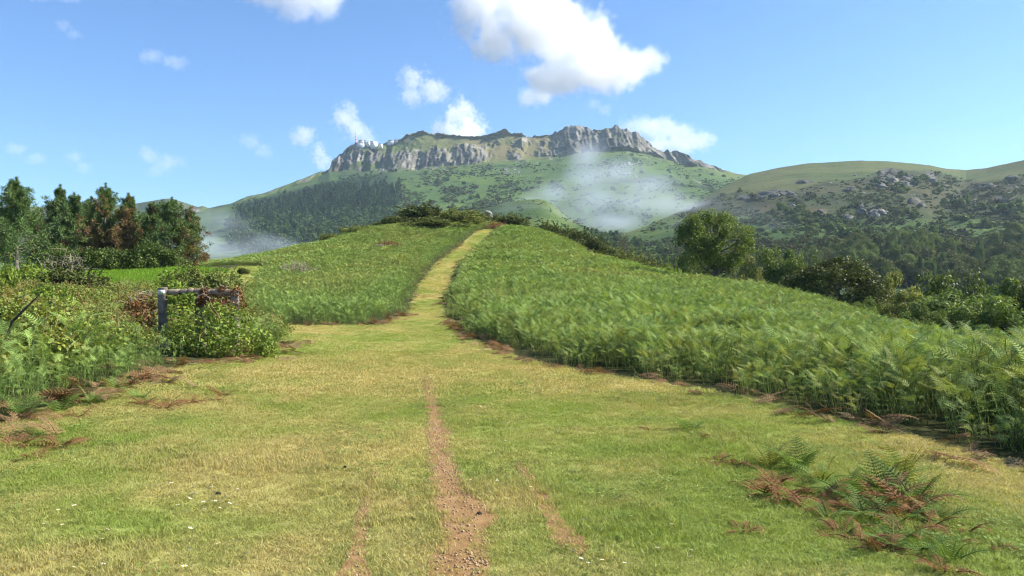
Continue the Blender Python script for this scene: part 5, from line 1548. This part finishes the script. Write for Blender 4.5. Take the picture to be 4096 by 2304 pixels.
cloud(258, 145, 40, 32, [(-6, -3, 12, 9), (6, 6, 10, 9)], M_CLOUD_W, 'faint cloud shred left of the little round cloud', 9.0, .45, .6, 48, 'cloud_wisp')
cloud(166, 61, 56, 26, [(-10, -2, 14, 7), (10, 2, 14, 8)], M_CLOUD_W, 'thin torn wisp high at the left', 10.0, .45, .5, 48, 'cloud_wisp')
cloud(70, 31, 34, 24, [(-4, -4, 9, 6), (5, 4, 8, 5)], M_CLOUD_W, 'small slanting wisp near the top left corner', 11.0, .45, .5, 48, 'cloud_wisp')
cloud(163, 161, 60, 40, [(-10, -4, 14, 9), (8, 2, 15, 9), (-8, 8, 10, 9)], M_CLOUD_W, 'faint wisp above the pines', 12.0, .5, .6, 48, 'cloud_wisp')
cloud(80, 163, 36, 34, [(-3, -5, 10, 8), (5, 5, 9, 9)], M_CLOUD_W, 'pale wisp left of centre above the tall pines', 13.0, .45, .6, 48, 'cloud_wisp')
cloud(28, 154, 50, 28, [(-8, -4, 12, 6), (9, 5, 12, 6)], M_CLOUD_W, 'pale wisp near the left picture edge', 14.0, .48, .6, 48, 'cloud_wisp')
cloud(598, 106, 36, 24, [(-4, 0, 10, 6), (6, 4, 10, 6)], M_CLOUD_W, 'faint wisp under the big cumulus', 15.0, .45, .6, 48, 'cloud_wisp')
cloud(56, -2, 70, 20, [(-10, 0, 18, 6), (14, 0, 16, 5)], M_CLOUD_W, 'wisp cut by the top edge near the corner', 16.0, .45, .6, 48, 'cloud_wisp')

def mist(name, u, v, d, w, h, dep, lobes, density, label, seed, erode=.40, soft=1.3, res=96):
    c = at(u, v, d); k = d / F
    bl = [(a * k, (((i * 29) % 7) / 7 - .5) * dep * .5, -b * k, ru * k, dep * .5, rv * k) for i, (a, b, ru, rv) in enumerate(lobes)]
    half = (w * .7 * k, dep * .7, h * .75 * k)
    o = puff(name, c, half, bl, (res, 40, max(30, int(res * h / w))), vol_mat(name + '_vapour', (.72, .80, .93), density, .0), 1.0 / (.20 * w * k), erode, soft, 6.0, seed, .6)
    return tag(o, label, kind='stuff')
mist('mist', 596, 196, 930, 190, 100, 150, [(-10, -14, 34, 22), (-44, 0, 30, 16), (0, 4, 44, 24), (36, 6, 40, 20), (70, 8, 36, 20), (98, 12, 28, 14), (20, 24, 56, 16), (-12, -34, 24, 18), (20, -20, 40, 20), (50, -8, 40, 18), (-60, 12, 30, 16)], .0145, 'grey mist drifting across the mountain slope above the spur', 21.0)
mist('mist', 560, 216, 640, 150, 60, 90, [(-40, 0, 40, 16), (10, 0, 44, 16), (50, 6, 36, 14)], .0070, 'thin mist veil lying over the spur', 22.0)
mist('mist', 720, 214, 620, 130, 70, 90, [(-20, -6, 40, 16), (20, 2, 36, 16), (50, 14, 26, 12), (-40, 10, 30, 12)], .0024, 'thin mist veil along the foot of the right hillside', 23.0)
mist('mist', 236, 244, 520, 150, 72, 160, [(-20, 2, 44, 22), (10, 10, 40, 16), (46, 2, 22, 14), (-12, -22, 20, 18), (70, 8, 26, 12), (-60, 0, 40, 20)], .0110, 'blue-grey mist filling the valley behind the left slope', 24.0)
#mist('mist', 330, 226, 800, 170, 60, 200, [(-30, 0, 50, 20), (30, 0, 50, 18)], .0006, 'thin blue mist in front of the mountain wood', 25.0)
